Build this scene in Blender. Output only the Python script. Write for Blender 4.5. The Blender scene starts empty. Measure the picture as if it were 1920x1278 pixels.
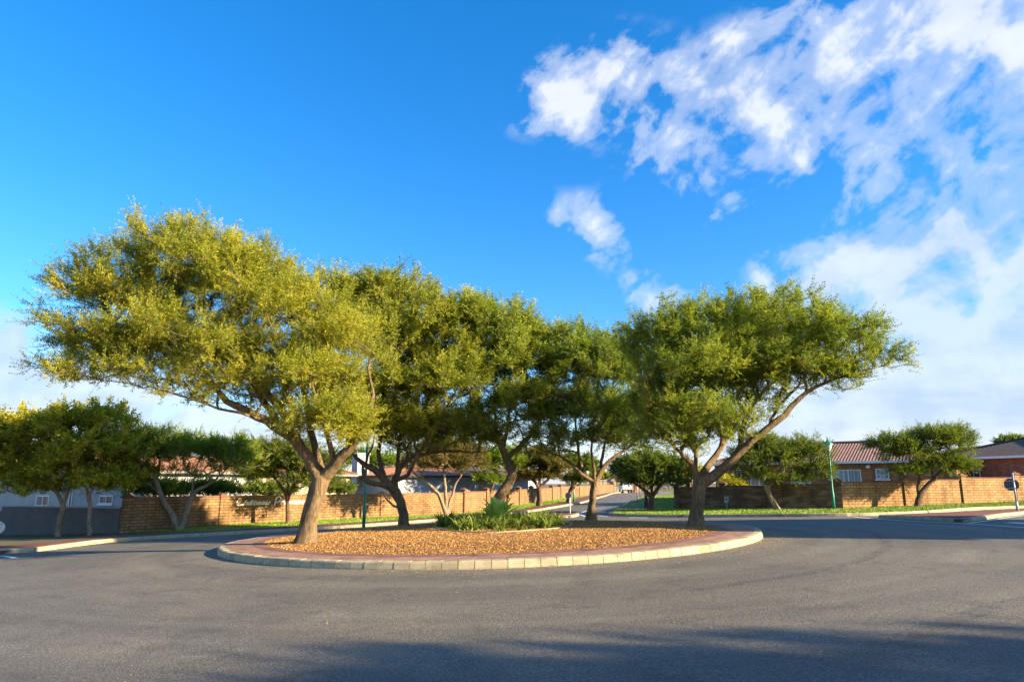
import bpy, bmesh, math, random
import numpy as np
from mathutils import Vector, Matrix
random.seed(7); RNG = np.random.default_rng(7)
SC = bpy.context.scene; COL = SC.collection
R = math.radians
# ------------------------------------------------------------------ camera
FPX = 1290.0; CX, CY = 960.0, 639.0; CAMH = 1.6
PITCH = math.atan(266.0/FPX); CP, SP = math.cos(PITCH), math.sin(PITCH)
cam = bpy.data.cameras.new('camera'); cam_o = bpy.data.objects.new('camera', cam); COL.objects.link(cam_o)
cam.sensor_width = 36; cam.lens = 36*FPX/1920; cam.clip_start = 0.1; cam.clip_end = 3000
cam_o.location = (0, 0, CAMH); cam_o.rotation_euler = (R(90)+PITCH, 0, 0)
SC.camera = cam_o
# ------------------------------------------------------------------ light
SUN_AZ = R(20)      # the sun stands to the right and this much behind the camera plane
SUN_EL = R(19)
sdir = Vector((math.cos(SUN_AZ)*math.cos(SUN_EL), -math.sin(SUN_AZ)*math.cos(SUN_EL), math.sin(SUN_EL)))
sl = bpy.data.lights.new('sun', 'SUN'); sl.energy = 5.0; sl.angle = R(0.6); sl.color = (1.0, 0.80, 0.52)
so = bpy.data.objects.new('sun', sl); COL.objects.link(so); so.location = (60, -25, 40)
so.rotation_euler = sdir.to_track_quat('Z', 'Y').to_euler()
SC.view_settings.view_transform = 'Standard'; SC.view_settings.look = 'None'
SC.view_settings.gamma = 1; SC.view_settings.exposure = 1.85
SKY_STRENGTH = 0.074

def ray(px, py):
    dx = px-CX; dy = CY-py
    return dx, FPX*CP-dy*SP, FPX*SP+dy*CP       # right, forward, up
def P(px, py, Y):
    a, f, v = ray(px, py); return Vector((a/f*Y, Y, CAMH+v/f*Y))

class NT:
    def __init__(s, tree): s.t = tree; s.t.nodes.clear()
    def n(s, typ, **kw):
        nd = s.t.nodes.new(typ)
        for k, v in kw.items():
            if k == 'inp':
                for kk, vv in v.items():
                    if isinstance(vv, bpy.types.NodeSocket): s.t.links.new(vv, nd.inputs[kk])
                    else: nd.inputs[kk].default_value = vv
            else: setattr(nd, k, v)
        return nd
    def l(s, a, b): s.t.links.new(a, b)
    def m(s, op, a, b=None, c=None, clamp=False):
        nd = s.n('ShaderNodeMath', operation=op, use_clamp=clamp)
        for i, x in enumerate((a, b, c)):
            if x is None: continue
            if isinstance(x, bpy.types.NodeSocket): s.l(x, nd.inputs[i])
            else: nd.inputs[i].default_value = x
        return nd.outputs[0]
    def v(s, op, a, b=None, out=0):
        nd = s.n('ShaderNodeVectorMath', operation=op)
        for i, x in enumerate((a, b)):
            if x is None: continue
            if isinstance(x, bpy.types.NodeSocket): s.l(x, nd.inputs[i])
            else: nd.inputs[i].default_value = x
        return nd.outputs[out]
    def ramp(s, fac, stops, interp='LINEAR'):
        nd = s.n('ShaderNodeValToRGB'); cr = nd.color_ramp; cr.interpolation = interp
        while len(cr.elements) < len(stops): cr.elements.new(0.5)
        for e, (p, c) in zip(cr.elements, stops):
            e.position = p; e.color = c if len(c) == 4 else (*c, 1)
        s.l(fac, nd.inputs[0]); return nd.outputs[0]
    def mix(s, fac, a, b, mode='MIX'):
        nd = s.n('ShaderNodeMix', data_type='RGBA', blend_type=mode)
        for i, x in ((0, fac), (6, a), (7, b)):
            if isinstance(x, bpy.types.NodeSocket): s.l(x, nd.inputs[i])
            else: nd.inputs[i].default_value = x if i == 0 else (*x, 1)[:4]
        return nd.outputs[2]

def make_world():
    w = bpy.data.worlds.new('World'); SC.world = w; w.use_nodes = True
    t = NT(w.node_tree)
    sky = t.n('ShaderNodeTexSky', sky_type='NISHITA'); sky.sun_disc = False
    sky.sun_elevation = SUN_EL; sky.sun_rotation = math.atan2(sdir.x, sdir.y)
    sky.air_density = 1.0; sky.dust_density = 0.3; sky.ozone_density = 3.0; sky.altitude = 50
    tc = t.n('ShaderNodeTexCoord'); d = tc.outputs['Generated']
    sep = t.n('ShaderNodeSeparateXYZ', inp={0: d}); x, y, z = sep.outputs
    az = t.m('ARCTAN2', x, y); el = t.m('ARCSINE', z)
    # deep saturated blue of a polarised afternoon sky
    hs = t.n('ShaderNodeHueSaturation', inp={'Hue': 0.495, 'Saturation': 1.32, 'Value': 1.08, 'Color': sky.outputs[0]})
    elr = t.ramp(t.m('MULTIPLY', el, 2/math.pi), [(0, (1.05, .88, 1.0)), (0.12, (.80, .90, 1.12)), (0.5, (0.60, 1.0, 1.2))])
    blue = t.mix(1.0, hs.outputs[0], elr, 'MULTIPLY')
    # cloud layer coordinates (a plane overhead)
    zz = t.m('ADD', t.m('MAXIMUM', z, 0.0), 0.12)
    cu = t.m('DIVIDE', x, zz); cv = t.m('DIVIDE', y, zz)
    cvec = t.n('ShaderNodeCombineXYZ', inp={0: cu, 1: cv, 2: 0.0}).outputs[0]
    n1 = t.n('ShaderNodeTexNoise', inp={'Vector': cvec, 'Scale': 3.2, 'Detail': 9.0, 'Roughness': 0.6, 'Distortion': 0.35}).outputs[0]
    n2 = t.n('ShaderNodeTexNoise', inp={'Vector': cvec, 'Scale': 0.9, 'Detail': 5.0, 'Roughness': 0.5, 'Distortion': 0.2}).outputs[0]
    sn = t.n('ShaderNodeTexNoise', inp={'Vector': d, 'Scale': 13.0, 'Detail': 9.0, 'Roughness': 0.56, 'Distortion': 0.25}).outputs[0]
    ae = t.n('ShaderNodeCombineXYZ', inp={0: az, 1: el, 2: 0.0}).outputs[0]
    wn = t.n('ShaderNodeTexNoise', inp={'Vector': d, 'Scale': 5.0, 'Detail': 4.0}).outputs[1]
    warp = t.v('MULTIPLY', t.v('SUBTRACT', wn, (.5, .5, .5)), (0.11, 0.08, 0))
    ae = t.v('ADD', ae, warp)
    blobs = [(1150,150,105,60,.80),(1050,200,75,42,.66),(1330,185,110,60,.72),(1270,300,70,60,.4),(1490,200,110,75,1.0),(1610,260,90,90,.75),(1440,300,80,50,.4),
             (1600,45,190,55,.7),(1790,70,130,80,1.3),(1920,170,120,120,1.3),(1700,220,70,45,.55),(1900,330,140,100,1.5),(1780,440,170,65,1.5),
             (1620,480,70,45,.8),(1690,540,190,34,.95),(1900,540,140,42,1.0),(1115,420,55,35,.65),(1135,470,25,30,.5),(1225,520,42,45,.95),(1445,490,35,25,.6),
             (1540,540,70,32,.65),(1780,595,220,28,1.1),(1850,700,330,85,1.9),(1600,790,360,60,1.7),(1750,860,500,60,1.9),
             (-20,640,140,66,1.8),(20,720,260,36,1.3),(150,760,300,26,1.1),(330,800,300,26,1.3),(150,860,500,50,1.6),(1000,900,500,40,.7),(1380,380,70,40,.45)]
    dens = 0.0
    for (px, py, rx, ry, wt) in blobs:
        a, f, v = ray(px, py)
        A = math.atan2(a, f); E = math.atan2(v, math.hypot(a, f))
        k = math.cos(math.atan2(px-CX, FPX))
        q = t.v('MULTIPLY', t.v('SUBTRACT', ae, (A, E, 0)), (FPX/rx/max(k*k, .5)/1.15, FPX/ry/1.0, 0))
        g = t.m('EXPONENT', t.m('MULTIPLY', t.v('DOT_PRODUCT', q, q, out=1), -0.8))
        dens = t.m('MULTIPLY_ADD', g, wt, dens)
    back = t.m('MULTIPLY', t.m('LESS_THAN', y, 0.0), 0.35)
    dens = t.m('ADD', t.m('MINIMUM', dens, t.m('MULTIPLY_ADD', t.ramp(el, [(0.08, (1, 1, 1)), (0.30, (0, 0, 0))]), 0.75, 1.3)), back)
    th = R(33); ca, sa = math.cos(th), math.sin(th)
    s1 = t.m('MULTIPLY', t.m('ADD', t.m('MULTIPLY', az, ca), t.m('MULTIPLY', el, sa)), 7.0)
    s2 = t.m('MULTIPLY', t.m('ADD', t.m('MULTIPLY', az, -sa), t.m('MULTIPLY', el, ca)), 17.0)
    n1 = t.n('ShaderNodeTexNoise', inp={'Vector': t.n('ShaderNodeCombineXYZ', inp={0: s1, 1: s2, 2: z}).outputs[0], 'Scale': 1.0, 'Detail': 8.0, 'Roughness': 0.55, 'Distortion': 0.4}).outputs[0]
    nn = t.m('ADD', t.m('MULTIPLY', n1, 1.1), t.m('ADD', t.m('MULTIPLY', sn, 1.3), t.m('MULTIPLY', n2, 0.5)))
    val = t.m('MULTIPLY_ADD', t.m('SUBTRACT', nn, 1.45), 2.1, t.m('MULTIPLY', dens, 0.66))
    mask = t.ramp(val, [(0.14, (0, 0, 0)), (0.52, (.40, .40, .40)), (1.15, (.88, .88, .88))], 'EASE')
    mask = t.m('MULTIPLY', mask, t.ramp(t.m('MULTIPLY', dens, 1.0), [(0.05, (0, 0, 0)), (0.3, (1, 1, 1))]))
    # thick or low cloud is greyer blue, thin high cloud white
    shade = t.ramp(t.m('MULTIPLY', el, 2/math.pi), [(0.02, (.74, .83, .94)), (0.13, (.66, .80, .98)), (0.24, (.84, .91, 1.0)), (0.42, (.86, .90, 1.0))])
    under = t.ramp(t.m('SUBTRACT', t.m('ADD', n2, sn), 0.5), [(0.32, (.80, .85, .92)), (0.62, (1.12, 1.1, 1.06))])
    cc = t.mix(1.0, shade, under, 'MULTIPLY')
    cc = t.mix(1.0, cc, (CLOUD, CLOUD, CLOUD), 'MULTIPLY')
    out = t.mix(mask, blue, cc)
    bg = t.n('ShaderNodeBackground', inp={'Color': out, 'Strength': SKY_STRENGTH})
    wo = t.n('ShaderNodeOutputWorld'); t.l(bg.outputs[0], wo.inputs[0])
    w.cycles.sampling_method = 'MANUAL'; w.cycles.sample_map_resolution = 1024
CLOUD = 3.9
make_world()

# ------------------------------------------------------------------ terrain
ctrl = [(0,0,0),(0,6,0),(-10,3,-.25),(10,3,.2),(-20,10,-.5),(20,10,.4),(0,-20,0),(-30,-20,-.5),(30,-20,.5),
        (-150,-100,-1),(150,-100,.8),(-300,300,-1),(300,300,.5),(0,400,-.5),(-100,50,-1.2),(100,50,.7),(-40,90,-.7),(60,90,.2),(-60,30,-1.2),(45,25,.5),(15,170,-.4)]
for (px, py, Y, off) in [(850,1068,13.35,0),(405,1037,17.9,0),(1430,1005,18.3,0),(1000,974,28,.15),(756,984,27,.15),(1250,973,27.4,.15),
        (35,1038,21.5,0),(202,1017,25.5,0),(359,1006.5,28.2,0),(480,999.5,30.5,0),(591,993,32,0),(748,982.5,35,0),(825,976,37,0),(912,969.5,39.5,0),(1005,959,46,0),(1060,949,55,0),(1106,939,66,0),(1146,926,103,0),
        (0,1003,33.5,.13),(232,1000,31,.13),(412,983.5,35,.13),(714,969,43,.13),(869,963,48.5,.13),(944,950,55,.13),(996,943,62,.13),(1050,934,74,.13),(1120,927,96,.13),(1150,922,115,.13),
        (1140,962,38.5,0),(1209,930,87,0),(1200,921.5,137,0),(1172,923.5,125,0),(1290,969,33.5,0),(1430,968.5,30.5,0),(1540,968,29.7,0),(1688,965,29.7,0),(1815,956.5,33.5,0),(1920,952,36.5,0),
        (1272,953.5,40.5,.13),(1358,951.5,39,.13),(1463,954.5,37.3,.13),(1575,954,36,.13),(1700,948,37,.13),(1808,944,38,.13),(1908,938.5,39,.13)]:
    q = P(px, py, Y); ctrl.append((q.x, q.y, q.z-off))
C = np.array(ctrl, float); MQ = 4.0
def _k(a, b): return np.sqrt(((a[:, None, :2]-b[None, :, :2])**2).sum(-1)+MQ*MQ)
_n = len(C); _A = np.zeros((_n+3, _n+3)); _A[:_n, :_n] = _k(C, C)-np.eye(_n)*0.35
_A[:_n, _n] = 1; _A[:_n, _n+1:] = C[:, :2]; _A[_n:, :_n] = _A[:_n, _n:].T
_W = np.linalg.solve(_A, np.concatenate([C[:, 2], np.zeros(3)]))
def zarr(X, Y):
    q = np.stack([np.ravel(X), np.ravel(Y)], 1).astype(float)
    return (_k(q, C) @ _W[:_n] + _W[_n] + q @ _W[_n+1:]).reshape(np.shape(X))
def zt(x, y): return float(zarr(np.array([x]), np.array([y]))[0])
def G(px, py, off=0.0):
    """point where the sight line through a picture position meets the ground"""
    a, f, v = ray(px, py)
    Ys = np.concatenate([np.arange(4, 60, .25), np.arange(60, 200, 1.0)])
    h = CAMH+v/f*Ys-zarr(a/f*Ys, Ys)-off
    i = np.argmax(h < 0)
    if h[i] >= 0: i = len(Ys)-1
    y0, y1 = Ys[max(i-1, 0)], Ys[i]
    t = h[i-1]/(h[i-1]-h[i]) if i > 0 and h[i-1] != h[i] else 0
    Y = y0+(y1-y0)*min(max(t, 0), 1)
    return Vector((a/f*Y, Y, zt(a/f*Y, Y)+off))
def onground(x, y, off=0.0): return Vector((x, y, zt(x, y)+off))

# ------------------------------------------------------------------ scene helpers
class MB:
    def __init__(s): s.v = []; s.f = []; s.uv = []
    def add(s, vs, fs, uvs=None):
        o = len(s.v); s.v += [tuple(p) for p in vs]
        for i, f in enumerate(fs):
            s.f.append(tuple(o+k for k in f))
            s.uv.append([tuple(u) for u in uvs[i]] if uvs else [(0, 0)]*len(f))
        return s
    def quad(s, a, b, c, d, uv=None): return s.add([a, b, c, d], [(0, 1, 2, 3)], [uv] if uv else None)
    def box(s, c, size, axes=None, uvm=False):
        """box centred at c; axes = (ux, uy, uz) unit vectors"""
        X, Y, Z = axes or (Vector((1,0,0)), Vector((0,1,0)), Vector((0,0,1)))
        c = Vector(c); h = [q/2 for q in size]
        vs = [c+X*(i*h[0])+Y*(j*h[1])+Z*(k*h[2]) for k in (-1,1) for j in (-1,1) for i in (-1,1)]
        fs = [(0,2,3,1),(4,5,7,6),(0,1,5,4),(2,6,7,3),(0,4,6,2),(1,3,7,5)]
        uvs = None
        if uvm:
            uvs = []
            for f in fs:
                n = (vs[f[1]]-vs[f[0]]).cross(vs[f[2]]-vs[f[0]]).normalized()
                if abs(n.dot(Z)) > .7: uvs.append([((vs[k]-c).dot(X), (vs[k]-c).dot(Y)) for k in f])
                elif abs(n.dot(X)) > .7: uvs.append([(vs[k].dot(Y), vs[k].z) for k in f])
                else: uvs.append([(vs[k].dot(X), vs[k].z) for k in f])
        return s.add(vs, fs, uvs)
    def tube(s, pts, rad, n=8, cap=True):
        pts = [Vector(p) for p in pts]; m = len(pts); vs = []; u = None
        for i, p in enumerate(pts):
            t = (pts[min(i+1, m-1)]-pts[max(i-1, 0)]).normalized()
            if u is None: u = t.orthogonal().normalized()
            u = (u-t*u.dot(t)).normalized(); w = t.cross(u)
            r = rad[i] if hasattr(rad, '__len__') else rad
            vs += [p+(u*math.cos(2*math.pi*k/n)+w*math.sin(2*math.pi*k/n))*r for k in range(n)]
        fs = [(i*n+k, i*n+(k+1) % n, (i+1)*n+(k+1) % n, (i+1)*n+k) for i in range(m-1) for k in range(n)]
        if cap: fs += [tuple(range(n))[::-1], tuple((m-1)*n+k for k in range(n))]
        return s.add(vs, fs)
    def lathe(s, c, prof, n=12, z=Vector((0,0,1))):
        c = Vector(c); x = z.orthogonal().normalized(); y = z.cross(x); vs = []
        for (r, h) in prof: vs += [c+z*h+(x*math.cos(2*math.pi*k/n)+y*math.sin(2*math.pi*k/n))*r for k in range(n)]
        m = len(prof)
        fs = [(i*n+k, i*n+(k+1) % n, (i+1)*n+(k+1) % n, (i+1)*n+k) for i in range(m-1) for k in range(n)]
        fs += [tuple(range(n))[::-1], tuple((m-1)*n+k for k in range(n))]
        return s.add(vs, fs)
    def build(s, name, mat, root=None, smooth=False):
        o3 = root_world(root) if root else Vector((0, 0, 0))
        me = bpy.data.meshes.new(name)
        me.from_pydata([tuple(Vector(v)-o3) for v in s.v], [], s.f)
        uvl = me.uv_layers.new(name='UVMap')
        uvl.data.foreach_set('uv', [c for f in s.uv for u in f for c in u])
        if smooth: me.polygons.foreach_set('use_smooth', [True]*len(me.polygons))
        me.materials.append(mat); me.update()
        o = bpy.data.objects.new(name, me); COL.objects.link(o)
        if root: o.parent = root
        return o
WLOC = {}
def root_world(o): return WLOC.get(o.name, Vector((0, 0, 0)))
def np_mesh(name, V, F, mat, root=None, attr=None, smooth=False, origin=None):
    """fast mesh: V (n,3), F (m,k)"""
    o3 = np.array(root_world(root) if root else (origin or (0, 0, 0)))
    me = bpy.data.meshes.new(name); V = (V-o3).astype(np.float32); k = F.shape[1]
    me.vertices.add(len(V)); me.vertices.foreach_set('co', V.ravel())
    me.loops.add(F.size); me.loops.foreach_set('vertex_index', F.ravel().astype(np.int32))
    me.polygons.add(len(F)); me.polygons.foreach_set('loop_start', np.arange(0, F.size, k, dtype=np.int32))
    if smooth: me.polygons.foreach_set('use_smooth', np.ones(len(F), bool))
    if attr is not None:
        a = me.attributes.new('tint', 'FLOAT', 'POINT'); a.data.foreach_set('value', attr.astype(np.float32))
    me.materials.append(mat); me.update(calc_edges=True)
    o = bpy.data.objects.new(name, me); COL.objects.link(o)
    if root: o.parent = root
    elif origin is not None: o.location = origin
    return o
def tag(o, label=None, cat=None, group=None, kind=None):
    if label: o['label'] = label
    if cat: o['category'] = cat
    if group: o['group'] = group
    if kind: o['kind'] = kind
    return o
def empty(name, loc, label, cat, group=None):
    o = bpy.data.objects.new(name, None); COL.objects.link(o); o.location = loc; o.empty_display_size = .3
    WLOC[o.name] = Vector(loc); return tag(o, label, cat, group)
def struct(o): o['kind'] = 'structure'; return o

# ------------------------------------------------------------------ materials
def mat(name, rough=0.8, spec=0.3):
    m = bpy.data.materials.new(name); m.use_nodes = True; t = NT(m.node_tree)
    b = t.n('ShaderNodeBsdfPrincipled', inp={'Roughness': rough, 'Specular IOR Level': spec})
    o = t.n('ShaderNodeOutputMaterial'); t.l(b.outputs[0], o.inputs[0])
    return m, t, b
def noise(t, vec, scale, detail=4, rough=.55, dist=0):
    return t.n('ShaderNodeTexNoise', inp={'Vector': vec, 'Scale': scale, 'Detail': detail, 'Roughness': rough, 'Distortion': dist}).outputs[0]
def bump(t, b, h, strength=.3, dist=.02):
    bp = t.n('ShaderNodeBump', inp={'Height': h, 'Strength': strength, 'Distance': dist}); t.l(bp.outputs[0], b.inputs['Normal'])
def simple(name, c1, c2=None, scale=3, rough=.8, bs=0.0, bscale=30, spec=.3, detail=5, metallic=0):
    m, t, b = mat(name, rough, spec); o = t.n('ShaderNodeTexCoord').outputs['Object']
    c2 = c2 or tuple(x*.75 for x in c1)
    n = noise(t, o, scale, detail)
    t.l(t.ramp(n, [(0.3, c2), (0.7, c1)]), b.inputs['Base Color'])
    b.inputs['Metallic'].default_value = metallic
    if bs: bump(t, b, noise(t, o, bscale, 3), bs, .01)
    return m
M = {}
def build_mats():
    # asphalt
    m, t, b = mat('asphalt', .72, .35); o = t.n('ShaderNodeTexCoord').outputs['Object']
    fine = noise(t, o, 38, 5, .85); mid = noise(t, o, 9, 4, .6); big = noise(t, o, .22, 4, .6, .5)
    vor = t.n('ShaderNodeTexVoronoi', inp={'Vector': o, 'Scale': 70.0}).outputs[0]
    rl_ = t.v('LENGTH', t.v('SUBTRACT', o, (-.54, 20.76, 0)), out=1); wear = noise(t, t.n('ShaderNodeCombineXYZ', inp={0: t.m('MULTIPLY', rl_, .9), 1: t.m('MULTIPLY', big, 1.5), 2: 0.0}).outputs[0], 1.0, 4, .6)
    base = t.ramp(fine, [(.3, (.026, .024, .020)), (.5, (.118, .109, .090)), (.7, (.32, .29, .23))])
    col = t.mix(1.0, base, t.ramp(big, [(.3, (.78, .78, .80)), (.7, (1.18, 1.16, 1.12))]), 'MULTIPLY')
    col = t.mix(1.0, col, t.ramp(wear, [(.35, (.80, .80, .81)), (.65, (1.16, 1.15, 1.12))]), 'MULTIPLY')
    col = t.mix(t.ramp(t.n('ShaderNodeTexVoronoi', inp={'Vector': o, 'Scale': 16.0}).outputs[0], [(0.03, (.7, .7, .7)), (0.07, (0, 0, 0))]), col, (.34, .31, .26))
    col = t.mix(1.0, col, t.ramp(noise(t, o, 1.3, 5, .65, .6), [(.34, (.80, .80, .80)), (.48, (1.03, 1.03, 1.03))]), 'MULTIPLY')
    t.l(col, b.inputs['Base Color'])
    bump(t, b, t.m('ADD', t.m('MULTIPLY', vor, .6), t.m('ADD', fine, t.m('MULTIPLY', mid, .4))), .55, .02)
    M['asphalt'] = m
    # tyre mark (thin, broken)
    m, t, b = mat('tyre_rubber_mark', .6); o = t.n('ShaderNodeTexCoord').outputs['Object']
    b.inputs['Base Color'].default_value = (.035, .035, .035, 1)
    t.l(t.ramp(noise(t, o, 6, 6, .8), [(.40, (0, 0, 0)), (.85, (.45, .45, .45))]), b.inputs['Alpha']); M['mark'] = m
    # painted line
    m, t, b = mat('road_paint', .6); o = t.n('ShaderNodeTexCoord').outputs['Object']
    t.l(t.ramp(noise(t, o, 12, 6, .7), [(.32, (.28, .28, .27)), (.5, (.78, .78, .74))]), b.inputs['Base Color']); M['paint'] = m
    # grass
    m, t, b = mat('grass', .7); o = t.n('ShaderNodeTexCoord').outputs['Object']
    n = noise(t, o, 9, 6, .7); bg = noise(t, o, .45, 4, .6)
    c = t.ramp(n, [(.3, (.06, .11, .008)), (.55, (.14, .24, .014)), (.8, (.28, .34, .03))])
    c = t.mix(t.ramp(bg, [(.44, (0, 0, 0)), (.66, (.7, .7, .7))]), c, (.24, .19, .07))
    t.l(c, b.inputs['Base Color']); bump(t, b, noise(t, o, 30, 4, .8), 1.0, .06); M['grass'] = m
    m, t, b = mat('dry_grass', .9); o = t.n('ShaderNodeTexCoord').outputs['Object']
    c = t.ramp(noise(t, o, 7, 6, .7), [(.3, (.05, .06, .02)), (.5, (.12, .11, .04)), (.75, (.20, .15, .08))])
    c = t.mix(t.ramp(noise(t, o, .5, 4, .6), [(.5, (0, 0, 0)), (.68, (.7, .7, .7))]), c, (.17, .09, .055))
    t.l(c, b.inputs['Base Color']); bump(t, b, noise(t, o, 26, 4, .8), 1.0, .05); M['grass_dry'] = m
    # blades share a material with variation through tint
    m, t, b = mat('grass_blade', .6); at = t.n('ShaderNodeAttribute', attribute_name='tint').outputs['Fac']
    t.l(t.ramp(at, [(0, (.08, .16, .008)), (.5, (.18, .32, .014)), (1, (.34, .38, .05))]), b.inputs['Base Color']); M['blade'] = m
    # dry earth
    M['earth'] = simple('earth', (.20, .14, .08), (.11, .085, .045), 1.2, .95, .6, 20)
    # mulch
    m, t, b = mat('bark_mulch', .9); o = t.n('ShaderNodeTexCoord').outputs['Object']
    c = t.ramp(noise(t, o, 22, 5, .8), [(.3, (.10, .045, .015)), (.5, (.30, .15, .045)), (.75, (.52, .31, .11))])
    c = t.mix(1.0, c, t.ramp(noise(t, o, .7, 3), [(.3, (.8, .74, .7)), (.7, (1.1, 1.08, 1.0))]), 'MULTIPLY')
    t.l(c, b.inputs['Base Color']); bump(t, b, noise(t, o, 28, 4, .8), 1.0, .05); M['mulch'] = m
    m, t, b = mat('bark_chip', .8); at = t.n('ShaderNodeAttribute', attribute_name='tint').outputs['Fac']
    t.l(t.ramp(at, [(0, (.09, .04, .018)), (.4, (.32, .16, .05)), (.8, (.53, .31, .11)), (1, (.62, .44, .20))]), b.inputs['Base Color']); M['chip'] = m
    # bricks with UV in metres
    def brick(name, c1, c2, mortar, bw, bh, ms=.012, offs=.5, blot=(.8, 1.15), bs=.5, stain=None, rough=.88):
        m, t, b = mat(name, rough); tc = t.n('ShaderNodeTexCoord'); uv = tc.outputs['UV']; o = tc.outputs['Object']
        bt = t.n('ShaderNodeTexBrick', inp={'Vector': uv, 'Color1': (*c1, 1), 'Color2': (*c2, 1), 'Mortar': (*mortar, 1), 'Scale': 1.0,
             'Mortar Size': ms, 'Mortar Smooth': .3, 'Bias': 0.0, 'Brick Width': bw, 'Row Height': bh})
        bt.offset = offs; bt.squash = 1
        c = t.mix(1.0, bt.outputs[0], t.ramp(noise(t, o, 1.1, 5, .6), [(.3, (blot[0],)*3), (.7, (blot[1],)*3)]), 'MULTIPLY')
        c = t.mix(1.0, c, t.ramp(noise(t, o, 25, 4, .7), [(.3, (.8, .8, .8)), (.7, (1.15, 1.15, 1.15))]), 'MULTIPLY')
        c = t.mix(1.0, c, t.ramp(noise(t, t.v('MULTIPLY', o, (2.2, 2.2, .35)), 1.0, 5, .65), [(.32, (.66, .63, .6)), (.55, (1.06, 1.06, 1.06))]), 'MULTIPLY')
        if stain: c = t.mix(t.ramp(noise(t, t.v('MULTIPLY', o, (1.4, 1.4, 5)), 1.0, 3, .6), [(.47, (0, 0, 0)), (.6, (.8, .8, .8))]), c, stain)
        t.l(c, b.inputs['Base Color'])
        bump(t, b, t.m('ADD', t.m('MULTIPLY', bt.outputs[1], -1.0), t.m('MULTIPLY', noise(t, o, 60, 3), .3)), bs, .01)
        return m
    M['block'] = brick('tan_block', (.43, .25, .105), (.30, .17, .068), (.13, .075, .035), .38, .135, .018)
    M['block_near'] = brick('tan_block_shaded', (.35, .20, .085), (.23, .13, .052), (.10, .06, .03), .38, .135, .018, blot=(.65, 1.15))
    M['block_far'] = brick('tan_block_far_shaded', (.28, .17, .078), (.20, .12, .055), (.11, .07, .038), .38, .135, .016)  # tan block again, left wall's shade darkened into the colour
    M['block_dark'] = brick('tan_block_dark_shaded', (.21, .125, .075), (.13, .08, .05), (.10, .07, .045), .38, .135, stain=(.27, .18, .12))  # same block, shade of the unlit wall put into the darker colours
    M['facebrick'] = brick('face_brick', (.42, .15, .07), (.28, .09, .045), (.26, .18, .13), .23, .085, .010)
    M['paver'] = brick('red_paver', (.35, .20, .14), (.27, .15, .105), (.17, .115, .085), .22, .11, .006, blot=(.85, 1.15))
    M['paver_edge'] = brick('red_paver_edge', (.26, .125, .10), (.20, .095, .075), (.13, .08, .065), .11, .34, .007, offs=0)
    M['paver_dull'] = brick('dull_red_paving', (.20, .075, .05), (.15, .06, .045), (.12, .06, .05), .22, .11, .006)
    M['pathpaver'] = brick('grey_paver', (.25, .19, .17), (.20, .15, .14), (.15, .12, .11), .22, .11, .006)
    M['coping'] = simple('coping', (.22, .105, .06), (.14, .07, .045), 4, .85, .3)
    M['plaster_grey'] = simple('grey_plaster', (.14, .13, .12), (.095, .09, .085), 1.5, .9, .2)
    M['plaster_white'] = simple('white_plaster', (.36, .36, .37), (.29, .30, .31), 1.0, .9, .15)
    M['plaster_cream'] = simple('cream_plaster', (.44, .36, .22), (.36, .29, .18), 1.0, .9, .15)
    # kerb concrete
    m, t, b = mat('kerb_concrete', .85); o = t.n('ShaderNodeTexCoord').outputs['Object']
    c = t.ramp(noise(t, o, 3, 6, .7), [(.3, (.27, .225, .14)), (.7, (.43, .37, .235))])
    c = t.mix(1.0, c, t.ramp(noise(t, o, 40, 4, .8), [(.3, (.8, .8, .8)), (.7, (1.12, 1.12, 1.12))]), 'MULTIPLY')
    c = t.mix(1.0, c, t.ramp(t.v('LENGTH', t.n('ShaderNodeTexVoronoi', inp={'Vector': o, 'Scale': 2.6}).outputs[1], out=1), [(.3, (.74, .74, .74)), (1.4, (1.08, 1.08, 1.08))]), 'MULTIPLY')
    c = t.mix(t.ramp(noise(t, t.v('MULTIPLY', o, (3, 3, 14)), 1, 4, .7), [(.56, (0, 0, 0)), (.7, (.6, .6, .6))]), c, (.13, .115, .09))
    t.l(c, b.inputs['Base Color']); bump(t, b, noise(t, o, 50, 4), .4, .008); M['kerb'] = m
    M['kerb_gap'] = simple('kerb_joint', (.10, .085, .06), None, 10, .95)
    # bark
    def bark(name, c1, c2, c3, sc=1.0):
        m, t, b = mat(name, .92, .15); o = t.n('ShaderNodeTexCoord').outputs['Object']
        ov = t.v('MULTIPLY', o, (1, 1, .16)); n = noise(t, ov, 16*sc, 6, .7, 1.2); n2 = noise(t, o, 2.2*sc, 4, .6)
        c = t.ramp(n, [(.3, c3), (.5, c2), (.72, c1)])
        c = t.mix(1.0, c, t.ramp(n2, [(.3, (.62, .66, .6)), (.7, (1.25, 1.2, 1.1))]), 'MULTIPLY')
        t.l(c, b.inputs['Base Color']); bump(t, b, t.m('ADD', n, t.m('MULTIPLY', noise(t, o, 40, 4), .3)), 1.0, .045); return m
    M['bark'] = bark('acacia_bark', (.33, .23, .135), (.18, .125, .075), (.05, .036, .025))
    M['bark_pale'] = bark('papery_bark', (.48, .38, .28), (.30, .23, .17), (.10, .075, .055), 1.3)
    M['bark_brown'] = bark('brown_bark', (.26, .17, .11), (.16, .105, .07), (.06, .04, .03), 1.2)
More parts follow.
